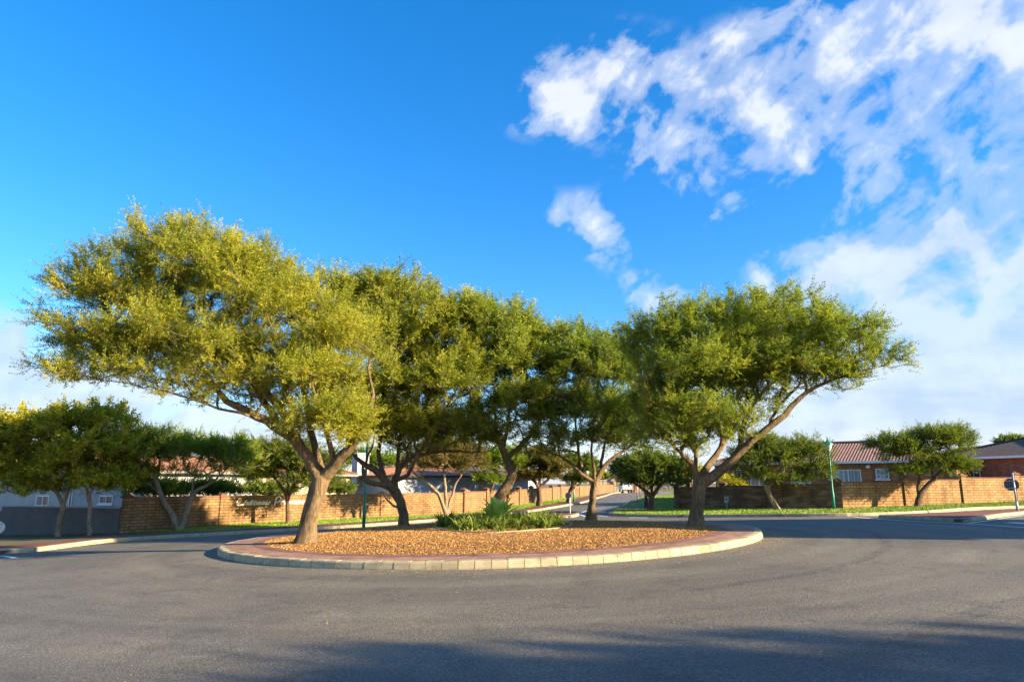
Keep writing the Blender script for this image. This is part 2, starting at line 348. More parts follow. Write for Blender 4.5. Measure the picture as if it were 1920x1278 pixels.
    # leaves
    def leaf(name, stops, trans=.43, tcol=(1.3, 1.35, .5)):
        m = bpy.data.materials.new(name); m.use_nodes = True; t = NT(m.node_tree)
        at = t.n('ShaderNodeAttribute', attribute_name='tint').outputs['Fac']
        c = t.ramp(at, stops)
        d = t.n('ShaderNodeBsdfDiffuse', inp={'Color': c})
        tr = t.n('ShaderNodeBsdfTranslucent', inp={'Color': t.mix(1.0, c, tcol, 'MULTIPLY')})
        g = t.n('ShaderNodeBsdfGlossy', inp={'Roughness': .6, 'Color': (.6, .6, .5, 1)})
        m1 = t.n('ShaderNodeMixShader', inp={0: trans, 1: d.outputs[0], 2: tr.outputs[0]})
        m2 = t.n('ShaderNodeMixShader', inp={0: .03, 1: m1.outputs[0], 2: g.outputs[0]})
        o = t.n('ShaderNodeOutputMaterial'); t.l(m2.outputs[0], o.inputs[0]); return m
    M['leaf_acacia'] = leaf('acacia_leaf', [(0, (.11, .15, .022)), (.35, (.24, .27, .028)), (.7, (.40, .38, .03)), (.9, (.46, .36, .045)), (1, (.42, .26, .07))])
    M['leaf_acacia_green'] = leaf('acacia_leaf_green', [(0, (.09, .14, .028)), (.45, (.20, .26, .032)), (.8, (.34, .37, .038)), (1, (.40, .34, .07))])
    M['leaf_yellow'] = leaf('broad_leaf_yellow', [(0, (.09, .13, .015)), (.45, (.28, .29, .02)), (.85, (.52, .43, .025)), (1, (.50, .34, .03))])
    M['leaf_fresh'] = leaf('needle_leaf_fresh', [(0, (.05, .09, .014)), (.5, (.15, .23, .018)), (.9, (.29, .33, .028)), (1, (.30, .24, .09))])
    M['leaf_dark'] = leaf('needle_leaf_dark', [(0, (.035, .065, .016)), (.5, (.095, .14, .022)), (.9, (.23, .27, .028)), (1, (.28, .24, .06))])
    M['leaf_dry'] = leaf('needle_leaf_dry', [(0, (.08, .07, .02)), (.4, (.15, .13, .03)), (.7, (.26, .17, .09)), (1, (.36, .24, .14))])
    M['leaf_strap'] = leaf('strap_leaf', [(0, (.04, .08, .012)), (.6, (.15, .21, .03)), (1, (.44, .45, .10))], .25)
    M['leaf_agave'] = leaf('agave_leaf', [(0, (.18, .32, .06)), (.6, (.36, .52, .10)), (1, (.55, .62, .18))], .3)
    # roofs
    def roof(name, c1, c2):
        m, t, b = mat(name, .85); tc = t.n('ShaderNodeTexCoord'); o = tc.outputs['Object']; uv = tc.outputs['UV']
        row = t.n('ShaderNodeTexWave', wave_type='BANDS', bands_direction='Y', wave_profile='SAW', inp={'Vector': uv, 'Scale': 1.0}).outputs[1]
        c = t.ramp(noise(t, o, 2.5, 6, .7), [(.3, c2), (.7, c1)])
        c = t.mix(1.0, c, t.ramp(row, [(0, (.6, .6, .6)), (.12, (1, 1, 1))]), 'MULTIPLY')
        t.l(c, b.inputs['Base Color']); bump(t, b, row, .4, .02); return m
    M['roof_red'] = roof('brown_red_tile', (.27, .155, .115), (.18, .105, .08))
    M['roof_orange'] = roof('orange_tile', (.38, .18, .10), (.26, .12, .07))
    M['roof_grey'] = roof('grey_brown_tile', (.12, .095, .085), (.08, .065, .06))
    M['white'] = simple('white_paint', (.72, .72, .70), (.62, .62, .62), 3, .5)
    M['offwhite'] = simple('worn_white', (.55, .56, .56), (.42, .43, .44), 6, .6)
    M['dullgutter'] = simple('dull_gutter', (.22, .21, .20), (.15, .15, .14), 6, .7)
    M['dark'] = simple('dark_trim', (.03, .03, .03), None, 3, .6)
    M['green'] = simple('green_paint', (.016, .24, .14), (.012, .16, .10), 5, .45, spec=.5)
    M['greypost'] = simple('galvanised', (.34, .35, .36), (.26, .27, .28), 12, .5, metallic=.3)
    M['signback'] = simple('sign_back', (.10, .11, .12), (.07, .08, .09), 6, .6)
    M['red'] = simple('red_lens', (.45, .02, .02), None, 3, .3)
    M['rubber'] = simple('rubber', (.02, .02, .02), None, 9, .8)
    M['curtain'] = simple('curtain', (.50, .52, .55), (.36, .38, .42), 8, .9)
    m, t, b = mat('window_glass', .08, .8); o = t.n('ShaderNodeTexCoord').outputs['Object']
    t.l(t.ramp(noise(t, t.v('MULTIPLY', o, (9, 9, .2)), 1.0, 2), [(.4, (.05, .06, .075)), (.6, (.16, .18, .21))]), b.inputs['Base Color']); M['glass'] = m
    m, t, b = mat('curtained_glass', .12, .7); o = t.n('ShaderNodeTexCoord').outputs['Object']
    t.l(t.ramp(noise(t, t.v('MULTIPLY', o, (9, 9, .15)), 1.0, 3), [(.35, (.17, .19, .22)), (.65, (.48, .50, .52))]), b.inputs['Base Color']); M['glass_curtain'] = m
    m, t, b = mat('lamp_glass', .25, .6); b.inputs['Base Color'].default_value = (.8, .78, .72, 1); M['lampglass'] = m
    M['gate'] = brick('gate_brick', (.34, .17, .11), (.26, .12, .08), (.3, .22, .16), .23, .085)
    M['letter'] = simple('cream_lettering', (.80, .76, .66), (.7, .66, .56), 8, .6)
build_mats()

# ------------------------------------------------------------------ polylines and draped sheets
def resample(pts, n=None, step=None):
    pts = [Vector((p[0], p[1])) for p in pts]
    # Catmull-Rom smooth
    out = []
    for i in range(len(pts)-1):
        p0, p1, p2, p3 = pts[max(i-1, 0)], pts[i], pts[i+1], pts[min(i+2, len(pts)-1)]
        for k in range(12):
            t = k/12
            out.append(0.5*((2*p1)+(-p0+p2)*t+(2*p0-5*p1+4*p2-p3)*t*t+(-p0+3*p1-3*p2+p3)*t**3))
    out.append(pts[-1])
    d = [0]
    for a, b in zip(out, out[1:]): d.append(d[-1]+(b-a).length)
    n = n or max(2, int(d[-1]/step)+1); res = []
    j = 0
    for i in range(n):
        s = d[-1]*i/(n-1)
        while j < len(d)-2 and d[j+1] < s: j += 1
        t = (s-d[j])/max(d[j+1]-d[j], 1e-9); res.append(out[j].lerp(out[j+1], min(t, 1)))
    return res
def offset(poly, w):
    res = []
    for i, p in enumerate(poly):
        t = (poly[min(i+1, len(poly)-1)]-poly[max(i-1, 0)]).normalized()
        res.append(p+Vector((-t.y, t.x))*w)
    return res
def loft(name, a, b, nv, off, material, skirt=0.0):
    """sheet between two equally sampled plan lines laid on the terrain"""
    n = len(a); X = np.zeros((nv+1, n)); Y = np.zeros((nv+1, n))
    for j in range(nv+1):
        for i in range(n):
            q = a[i].lerp(b[i], j/nv); X[j, i] = q.x; Y[j, i] = q.y
    offs = np.full((nv+1, n), 0.0)
    for j in range(nv+1): offs[j] = off if not hasattr(off, '__len__') else off[0]+(off[1]-off[0])*j/nv
    Z = zarr(X, Y)+offs
    m = MB(); la = [0]
    for i in range(n-1): la.append(la[-1]+(a[i+1]-a[i]).length)
    vs = [(X[j, i], Y[j, i], Z[j, i]) for j in range(nv+1) for i in range(n)]
    fs, uv = [], []
    for j in range(nv):
        for i in range(n-1):
            fs.append((j*n+i, j*n+i+1, (j+1)*n+i+1, (j+1)*n+i))
            w0 = (b[i]-a[i]).length; w1 = (b[i+1]-a[i+1]).length
            uv.append([(la[i], w0*j/nv), (la[i+1], w1*j/nv), (la[i+1], w1*(j+1)/nv), (la[i], w0*(j+1)/nv)])
    m.add(vs, fs, uv)
    o = m.build(name, material); 
    return struct(o)
def kerb_run(name, line, side, block=1.0, h=.13, w=.16, gap=.012, closed=False, top_off=0.0, material=None):
    """row of kerb stones along a plan line; 'side' +1 = body lies to the left of the line"""
    m = MB(); g = MB()
    d = [0]
    for a, b in zip(line, line[1:]): d.append(d[-1]+(b-a).length)
    nb = max(1, round(d[-1]/block))
    def at(s):
        s = min(max(s, 0), d[-1]); j = 0
        while j < len(d)-2 and d[j+1] < s: j += 1
        t = (s-d[j])/max(d[j+1]-d[j], 1e-9); p = line[j].lerp(line[j+1], t); tg = (line[j+1]-line[j]).normalized()
        return p, Vector((-tg.y, tg.x))*side
    for i in range(nb):
        s0 = d[-1]*i/nb+gap/2; s1 = d[-1]*(i+1)/nb-gap/2; jz = random.uniform(-.005, .005); jw = random.uniform(-.004, .004)
        secs = []
        ns = max(1, int((s1-s0)/.4))
        for k in range(ns+1):
            p, nrm = at(s0+(s1-s0)*k/ns); z = zt(p.x, p.y)
            prof = [(0.0, -.05), (jw, .03), (.018+jw, h-.03+jz), (.035+jw, h-.008+jz), (.06+jw, h+jz), (w, h+jz+.003), (w, -.05)]
            secs.append([Vector((p.x+nrm.x*a, p.y+nrm.y*a, z+b)) for a, b in prof])
        vs = [q for s in secs for q in s]; L = 7
        fs = [(k*L+j, k*L+j+1, (k+1)*L+j+1, (k+1)*L+j) for k in range(ns) for j in range(L-1)]
        fs += [tuple(range(L)), tuple(range(ns*L, ns*L+L))[::-1]]
        m.add(vs, fs)
    o = struct(m.build(name, material or M['kerb'])); 
    # recessed mortar behind joints
    n2 = len(line)
    for i in range(n2-1):
        for (p, q) in ((line[i], line[i+1]),):
            nA = at(d[i])[1]; nB = at(d[i+1])[1]
            a0 = p+nA*.03; b0 = q+nB*.03; za, zb = zt(p.x, p.y), zt(q.x, q.y)
            g.quad((a0.x, a0.y, za-.04), (b0.x, b0.y, zb-.04), (b0.x, b0.y, zb+h-.03), (a0.x, a0.y, za+h-.03))
            a1 = p+nA*(w-.01); b1 = q+nB*(w-.01)
            g.quad((a0.x, a0.y, za+h-.03), (b0.x, b0.y, zb+h-.03), (b1.x, b1.y, zb+h-.02), (a1.x, a1.y, za+h-.02))
    struct(g.build('kerb_joints', M['kerb_gap']))
    return o
def px_line(pts, off=0.0): return [Vector(G(x, y, off)[:2]) for x, y in pts]

# ------------------------------------------------------------------ ground and road sheets
def grid_sheet(name, xs, ys, off, material):
    X, Y = np.meshgrid(xs, ys); Z = zarr(X, Y)+off; V = np.stack([X.ravel(), Y.ravel(), Z.ravel()], 1)
    nx, ny = len(xs), len(ys); I = np.arange(nx*ny).reshape(ny, nx)
    F = np.stack([I[:-1, :-1].ravel(), I[:-1, 1:].ravel(), I[1:, 1:].ravel(), I[1:, :-1].ravel()], 1)
    return struct(np_mesh(name, V, F, material, smooth=True))
def spaced(*segs):
    out = []
    for a, b, s in segs: out += list(np.arange(a, b, s))
    out.append(segs[-1][1]); return np.array(out)
grid_sheet('ground', spaced((-1500,-300,200),(-300,-60,20),(-60,60,3),(60,300,20),(300,1500,200)), spaced((-600,-60,60),(-60,160,3),(160,400,20),(400,1800,200)), -.06, M['earth'])
grid_sheet('road', spaced((-42,42,.75)), spaced((-16,60,.75),(60,160,2)), 0.0, M['asphalt'])

IC = Vector((-.54, 20.76)); IR = 7.41
def circ(r, n=180, a0=0, a1=2*math.pi): return [IC+Vector((math.cos(a0+(a1-a0)*i/n), math.sin(a0+(a1-a0)*i/n)))*r for i in range(n+1)]
kerb_run('island_kerb', circ(IR, 240), 1, block=.31, h=.15, w=.2)
loft('island_paving', circ(IR-.195), circ(IR-.84), 3, (.148, .15), M['paver'])
loft('island_paving_edge', circ(IR-.84), circ(IR-1.12), 1, (.154, .156), M['paver_edge'])
def island_sheet():
    n = 96; m = MB(); rs = [IR-1.10, 5.6, 4.6, 3.4, 2.0, .8]
    vs = []
    for k, r in enumerate(rs):
        for i in range(n):
            a = 2*math.pi*i/n; p = IC+Vector((math.cos(a), math.sin(a)))*r
            vs.append(onground(p.x, p.y, .13+.09*min(1, k/2)+.02*math.sin(i*.9+k*2)*(k > 0)))
    vs.append(onground(IC.x, IC.y, .22)); fs = []
    for k in range(len(rs)-1): fs += [(k*n+i, k*n+(i+1) % n, (k+1)*n+(i+1) % n, (k+1)*n+i) for i in range(n)]
    fs += [((len(rs)-1)*n+i, (len(rs)-1)*n+(i+1) % n, len(rs)*n) for i in range(n)]
    m.add(vs, fs); struct(m.build('mulch_bed', M['mulch'], smooth=True))
island_sheet()
def mulch_z(x, y):
    r = (Vector((x, y))-IC).length; return zt(x, y)+.13+.09*min(1, max(0, (IR-1.1-r))/1.6)
def quads_stuff(name, P0, ax, bx, material, tint, label, cat):
    """many little quads: centre P0, half axes ax, bx"""
    V = np.stack([P0-ax-bx, P0+ax-bx, P0+ax+bx, P0-ax+bx], 1).reshape(-1, 3)
    F = np.arange(len(P0)*4).reshape(-1, 4)
    o = np_mesh(name, V, F, material, attr=np.repeat(tint, 4)); return tag(o, label, cat, kind='stuff')
def unit(v): return v/np.maximum(np.linalg.norm(v, axis=1, keepdims=True), 1e-9)
def chips():
    n = 210000; a = RNG.uniform(0, 2*np.pi, n); r = (IR-1.10)*np.sqrt(RNG.uniform(0, 1, n))
    x = IC.x+np.cos(a)*r; y = IC.y+np.sin(a)*r
    keep = (y < 22.4) | (RNG.uniform(0, 1, n) < .45); x, y, r = x[keep], y[keep], r[keep]; n = len(x)
    z = zarr(x, y)+.13+.09*np.minimum(1, np.maximum(0, IR-1.1-r)/1.6)+RNG.uniform(.0, .03, n)
    d = unit(RNG.normal(size=(n, 3))*[1, 1, .35]); e = unit(np.cross(d, RNG.normal(size=(n, 3))*[.4, .4, 1]))
    L = RNG.uniform(.006, .016, n)[:, None]; W = RNG.uniform(.004, .008, n)[:, None]
    quads_stuff('bark_chips', np.stack([x, y, z], 1), d*L, e*W, M['chip'], RNG.beta(3.4, 2.6, n), 'orange brown bark chips covering the roundabout island', 'bark mulch')
chips()

# left verge: kerb line, brick strip, grass, wall line
Lk = [(-330,1052),(-200,1044),(-100,1040.5),(-20,1039),(45,1036),(106,1029),(202,1017),(359,1006.5),(480,999.5),(591,993),(748,982.5),(825,976.5),(880,972.5),(930,967.5),(985,961),(1030,954),(1065,948),(1106,939),(1130,931.5),(1146,926)]
NL = 150
Lk_w = px_line(Lk)+[Vector((18.5, 118)), Vector((23, 135)), Vector((30, 158))]
left_kerb = resample(Lk_w, NL)
kerb_run('kerb', left_kerb, 1, block=1.0, h=.13, w=.17)
wallL_px = [(232,1000,31,931),(412,983.5,35,929),(714,969,43,925),(869,963,48.5,921.5),(911,956,51.5,919.5),(944,950,55,918),(972,947,58,917),(996,943,62,915.5),(1034,937.5,69,913),(1050,934,74,911.5),(1085,930.5,84,910),(1120,927,96,909),(1150,922,115,907.5)]
wallL = [Vector(P(x, y, Y)[:2]) for x, y, Y, t in wallL_px]
greyW = [Vector(P(-420, 1003, 39.5)[:2]), Vector(P(-150, 1003, 36.5)[:2]), Vector(P(0, 1003, 33.5)[:2]), wallL[0]]
wline = resample(greyW[:-1]+wallL+[Vector((22.5, 140)), Vector((28, 160))], NL)
def strip(line, d0, d1): return offset(line, d0), offset(line, d1)
a, b = strip(left_kerb, .165, 1.9)
loft('pavement', a, b, 2, (.13, .14), M['paver_dull'])
b2 = offset(left_kerb, 1.9)
inner = [w for w in wline]
isp = min(range(NL), key=lambda i: (left_kerb[i]-Vector(G(420, 1004)[:2])).length)
loft('verge_grass', b2[:isp+1], inner[:isp+1], 8, (.135, .15), M['grass_dry'])
loft('verge_grass', b2[isp:], inner[isp:], 8, (.135, .15), M['grass'])
loft('garden_lawn', offset(wline, .12), offset(wline, 24), 6, .06, M['grass'])

# right verge
Rk_a = [Vector((24.5, 125)), Vector((20.8, 100))]+px_line([(1209,930),(1190,938),(1165,950.5),(1146,960),(1141,964),(1150,966.6),(1189,968),(1240,969),(1290,969.3),(1360,969),(1430,968.5),(1540,968),(1620,967),(1688,965),(1743,962),(1815,956.5),(1920,952),(2060,947)])
Rk_a[0] = Vector((26, 135))
NR = 150
right_kerb = resample(Rk_a, NR)
kerb_run('kerb', right_kerb, 1, block=1.0, h=.13, w=.17)
wallR_px = [(1575,954,36,904.5),(1700,948,37,900.5),(1808,944,38,896),(1908,938.5,39,893),(2010,934,40,890),(2150,930,41,886)]
wallD_px = [(1575,954,36,905),(1463,954.5,37.3,908),(1358,951.5,39,910.5),(1272,953.5,40.5,913.5)]
wallR = [Vector(P(x, y, Y)[:2]) for x, y, Y, t in wallR_px]; wallD = [Vector(P(x, y, Y)[:2]) for x, y, Y, t in wallD_px]
cornerD = wallD[-1]; wallB = [cornerD, cornerD+Vector((.272, .962))*12, cornerD+Vector((.272, .962))*26, cornerD+Vector((.272, .962))*60, cornerD+Vector((.272, .962))*95]
rl = resample([wallB[-1], wallB[-2], wallB[-3], wallB[1], cornerD+Vector((.6, 1.2)), wallD[2]+Vector((.2, .2)), wallD[1], wallD[0], wallR[1], wallR[2], wallR[3], wallR[4]], NR)
# grass between kerb and wall line, matched by arc fraction (a short fan at the corner)
kr_off = offset(right_kerb, .165)
kidx = min(range(NR), key=lambda i: (right_kerb[i]-Vector(G(1141, 964)[:2])).length)
widx = min(range(NR), key=lambda i: (rl[i]-cornerD).length)
def rematch(line, idx, n1, n2):
    A = resample(line[:idx+1], n1); B = resample(line[idx:], n2); return A+B[1:]
ka = rematch(kr_off, kidx, 70, 80); wa = rematch(rl, widx, 70, 80)
loft('verge_grass', ka, wa, 8, (.13, .15), M['grass'])
# paved footpath beside the far road on its right
fa, fb = offset(right_kerb, .17)[:kidx+1], offset(right_kerb, 1.75)[:kidx+1]
loft('footpath', fa[:-2], fb[:-2], 1, (.145, .15), M['pathpaver'])
loft('garden_lawn', [Vector((x, y)) for x, y in [(p.x+.25, p.y+.25) for p in wallR]], [Vector((p.x+2, p.y+26)) for p in wallR], 6, .06, M['grass'])
loft('garden_lawn', [p+Vector((.2, .3)) for p in wallD], [p+Vector((6, 24)) for p in wallD], 6, .05, M['grass'])

# traffic islands (splitters)
def splitter(name, pts, mat_, label=None):
    line = px_line(pts); line.append(line[0])
    per = resample(line, 60)
    c = sum((Vector((p.x, p.y)) for p in per[:-1]), Vector((0, 0)))/(len(per)-1)
    area = sum(per[i].x*per[i+1].y-per[i+1].x*per[i].y for i in range(len(per)-1))
    side = 1 if area > 0 else -1
    kerb_run('traffic_island_kerb', per, side, block=.9, h=.12, w=.16)
    inn = offset(per, .155*side)
    loft(name, inn, [inn[i].lerp(c, .55) for i in range(len(inn))], 2, .122, mat_)
    mid = [inn[i].lerp(c, .55) for i in range(len(inn))]
    loft(name, mid, [m_.lerp(c, .98) for m_ in mid], 1, .122, mat_)
splitter('traffic_island', [(1647,970.5),(1720,974),(1800,978.5),(1835,975.5),(1880,968.5),(1930,963),(1990,957.5),(2060,953),(2000,953.5),(1920,957.5),(1850,961),(1790,964),(1720,967.2)], M['paver_dull'])
splitter('traffic_island', [(962,972.5),(1020,971),(1070,969.5),(1084,967),(1086,964.5),(1078,962),(1050,961.5),(1010,963.5),(975,967)], M['paver_dull'])

def paint_line(pts, w, off=.012, mt='paint', name='road_marking', dash=None):
    line = resample(px_line(pts), step=.4)
    segs = [line]
    if dash:
        segs = []; k = max(1, int(dash/.4)); i = 0
        while i < len(line)-2: segs.append(line[i:i+k+1]); i += 2*k
    for s in segs:
        if len(s) > 1: loft(name, offset(s, -w/2), offset(s, w/2), 1, off, M[mt])
paint_line([(1600,968.8),(1640,972.6),(1720,977.5),(1815,982),(1925,989.5),(2040,998)], .13)
paint_line([(1815,981),(1850,976.5),(1900,969),(1960,962.5)], .12)
paint_line([(1893,979.6),(1935,982)], .5)
paint_line([(-90,1046),(-30,1043),(5,1042.5),(29,1046.5)], .14)
paint_line([(1136,951),(1113,954),(1095,959),(1089,964),(1099,969)], .12)
paint_line([(1092,963.5),(1127,963)], .3); paint_line([(1122,968.3),(1140,968)], .3)
paint_line([(1180,970.3),(1230,970.8)], .25, dash=1.0)
paint_line([(1480,967.7),(1560,968.6),(1600,968.8)], .1)
paint_line([(1300,1107),(1400,1092),(1520,1074),(1610,1052),(1655,1032),(1664,1017),(1640,1001),(1590,992)], .22, .008, 'mark', 'tyre_mark')
paint_line([(1700,1195),(1780,1165),(1860,1140),(1960,1118)], .3, .008, 'mark', 'tyre_mark')

# ------------------------------------------------------------------ walls
def wall_run(label, pts, mt, thick=.18, pil=.34, capm='coping', pil_at=None, cap_mat=None, name='brick_wall', cat='wall', pil_extra=.16, base_drop=.3):
    """pts = (plan point, top z); one wall = panels + pillars with caps"""
    base = onground(pts[0][0].x, pts[0][0].y)
    root = empty(name, base, label, cat)
    for i in range(len(pts)-1):
        (p, zp), (q, zq) = pts[i], pts[i+1]
        d = (q-p); L = d.length; u = Vector((d.x/L, d.y/L, 0)); n = Vector((-u.y, u.x, 0))
        top = (zp+zq)/2; lo = min(zt(p.x, p.y), zt(q.x, q.y))-base_drop
        m = MB(); c = Vector(((p.x+q.x)/2, (p.y+q.y)/2, (top+lo)/2))
        m.box(c, (L, thick, top-lo), (u, n, Vector((0,0,1))), uvm=True)
        m.build('panel', mt, root)
        k = MB(); k.box(Vector((c.x, c.y, top+.03)), (L-.02, thick+.06, .06), (u, n, Vector((0,0,1)))); k.build('coping', M[capm], root)
    for i, (p, zp) in enumerate(pts):
        if pil_at is not None and i not in pil_at: continue
        a = pts[max(i-1, 0)][0]; b = pts[min(i+1, len(pts)-1)][0]; d = (b-a).normalized()
        u = Vector((d.x, d.y, 0)); n = Vector((-u.y, u.x, 0))
        top = zp+pil_extra; lo = zt(p.x, p.y)-base_drop
        m = MB(); m.box(Vector((p.x, p.y, (top+lo)/2)), (pil, pil, top-lo), (u, n, Vector((0,0,1))), uvm=True)
        o = m.build('pillar', mt, root)
        s = pil/2+.05; cz = Vector((p.x, p.y, top))
        k = MB(); vs = [cz+u*(i2*s)+n*(j2*s) for i2, j2 in ((-1,-1),(1,-1),(1,1),(-1,1))]
        vs += [v+Vector((0,0,.05)) for v in vs]+[cz+Vector((0,0,.19))]
        k.add(vs, [(3,2,1,0),(0,1,5,4),(1,2,6,5),(2,3,7,6),(3,0,4,7),(4,5,8),(5,6,8),(6,7,8),(7,4,8)])
        kk = k.build('cap', M[cap_mat or capm], root); kk.parent = o
    return root
def topz(px, py, Y): return P(px, py, Y).z
wl = [(wallL[i], topz(wallL_px[i][0], wallL_px[i][3], wallL_px[i][2])-.06) for i in range(len(wallL))]
mid = (wallL[1].lerp(wallL[2], .5), (wl[1][1]+wl[2][1])/2)
near = [wl[0], wl[1], mid, wl[2], wl[3]]
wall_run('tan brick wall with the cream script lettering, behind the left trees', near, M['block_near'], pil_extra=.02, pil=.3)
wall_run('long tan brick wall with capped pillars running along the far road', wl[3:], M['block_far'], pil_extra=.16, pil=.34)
gt = [(greyW[i], topz(x, yt, Y)) for i, (x, yt, Y) in enumerate([(-420,957,39.5),(-150,957,36.5),(0,955,33.5)])]
gt.append((wallL[0]-(wallL[0]-greyW[2]).normalized()*.25, topz(215, 946, 31.1)))
wall_run('plain dark grey plastered wall at the far left', gt, M['plaster_grey'], pil_at=[], name='plastered_wall', capm='plaster_white')
wr = [(wallR[i], topz(wallR_px[i][0], wallR_px[i][3], wallR_px[i][2])-.06) for i in range(len(wallR))]
wall_run('sunlit tan brick wall with pillars in front of the brick houses at right', wr, M['block'], pil_at=[1, 2, 3, 4, 5])
wd = [(wallD[i], topz(wallD_px[i][0], wallD_px[i][3], wallD_px[i][2])-.06) for i in range(len(wallD))]
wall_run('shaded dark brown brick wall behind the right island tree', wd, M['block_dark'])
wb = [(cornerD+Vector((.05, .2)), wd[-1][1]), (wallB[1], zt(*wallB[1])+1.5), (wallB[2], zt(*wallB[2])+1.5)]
wall_run('shaded brick side wall running away behind the dark wall corner', wb, M['block_dark'], pil_at=[1, 2])

def plane_hit(px, py, A, B):
    """sight line against the vertical plane through plan points A, B"""
    a, f, v = ray(px, py); k = a/f; d = B-A
    # A + s d = (kY, Y)
    s = (k*A.y-A.x)/(d.x-k*d.y); Y = A.y+s*d.y
    return Vector((k*Y, Y, CAMH+v/f*Y))

# lettering on the wall
def lettering():
    A, B = wallL[1], wallL[2]; d = (B-A).normalized(); n = Vector((d.y, -d.x)); 
    A2, B2 = A+n*.10, B+n*.10
    p0 = plane_hit(443, 946.5, A2, B2); p1 = plane_hit(578, 943.2, A2, B2)
    U = (Vector((p1.x, p1.y, p1.z))-p0); W = U.length; U.normalize(); Z = Vector((0,0,1)); N = Vector((n.x, n.y, 0))
    root = empty('wall_lettering', p0, 'cream script lettering reading Château Provence on the tan wall', 'lettering')
    Hc = (plane_hit(470, 933, A2, B2)-plane_hit(470, 946, A2, B2)).length
    def to3(x, y, dz=.02): return p0+U*x+Z*y+N*dz
    def stroke(m, pts, r0, r1=None):
        pts = resample(pts, 18); k = len(pts)
        for i in range(k-1):
            w0 = r0+(r1-r0)*i/(k-1) if r1 else r0; tt = math.sin(math.pi*(i+.5)/k)*.5+.6
            a, b = pts[i], pts[i+1]; t = (b-a).normalized(); q = Vector((-t.y, t.x))*w0*tt
            f = [to3(*(a-q), .045), to3(*(b-q), .045), to3(*(b+q), .045), to3(*(a+q), .045)]
            g = [to3(*(a-q), 0), to3(*(b-q), 0), to3(*(b+q), 0), to3(*(a+q), 0)]
            m.add(f+g, [(0,1,2,3),(4,5,1,0),(7,6,2,3),(7,4,0,3),(5,6,2,1)])
    def txt(body, x, size, shear=.42, sx=1.0):
        cu = bpy.data.curves.new('t', 'FONT'); cu.body = body; cu.size = size; cu.shear = shear; cu.extrude = .0; cu.offset = size*.03
        ob = bpy.data.objects.new('t', cu); COL.objects.link(ob)
        bpy.context.view_layer.update()
        me = bpy.data.meshes.new_from_object(ob); w = max(v.co.x for v in me.vertices)
        vs = [to3(x+v.co.x*sx, v.co.y, .03) for v in me.vertices]; fs = [tuple(p.vertices) for p in me.polygons]
        bpy.data.objects.remove(ob); bpy.data.meshes.remove(me)
        return vs, fs, w*sx
    H = Hc
    # first word
    m = MB()
    stroke(m, [(.62*H,.85*H),(.48*H,1.0*H),(.2*H,.8*H),(.0,.3*H),(.12*H,.02*H),(.5*H,.0),(.95*H,.15*H)], .08*H)
    v, f, w = txt('hâteau', .86*H, H*1.02, sx=1.0)
    sx = (W*.455-.86*H)/w; v, f, w = txt('hâteau', .86*H, H*1.02, sx=sx)
    m.add(v, f); m.build('word', M['letter'], root)
    # second word
    x0 = W*.50; m = MB()
    stroke(m, [(x0+.42*H,1.05*H),(x0+.22*H,.5*H),(x0,-.3*H)], .085*H)
    stroke(m, [(x0+.1*H,.75*H),(x0+.5*H,1.08*H),(x0+.98*H,1.05*H),(x0+1.0*H,.6*H),(x0+.6*H,.3*H),(x0+.25*H,.32*H)], .085*H)
    v, f, w = txt('rovence', x0+.95*H, H*1.02); sx = (W-(x0+.95*H))/w; v, f, w = txt('rovence', x0+.95*H, H*1.02, sx=sx)
    m.add(v, f); m.build('word', M['letter'], root)
lettering()

# ------------------------------------------------------------------ houses
def roof_face(m, E0, E1, R0, R1, pitch_step=.19, amp=.018):
    E0, E1, R0, R1 = map(Vector, (E0, E1, R0, R1)); u = (E1-E0); L = u.length; u.normalize()
    mid = (R0+R1)/2-E0; s = (mid-u*mid.dot(u)); S = s.length; s.normalize(); n = u.cross(s).normalized()
    if n.z < 0: n = -n
    a = (R0-E0).dot(u); b = (R1-E0).dot(u); k = max(4, int(L/pitch_step*2))
    vs, fs, uv = [], [], []
    for i in range(k+1):
        x = L*i/k; t = 1.0
        if a > 1e-4: t = min(t, x/a)
        if L-b > 1e-4: t = min(t, (L-x)/(L-b))
        t = max(t, 0); o = n*(amp if i % 2 else -amp)
        vs += [E0+u*x+o, E0+u*x+s*(S*t)+o]
        if i: 
            fs.append((2*i-2, 2*i, 2*i+1, 2*i-1)); uv.append([(0,0),(0,0),(0,S*t),(0,S*t)])
    m.add(vs, fs, uv)
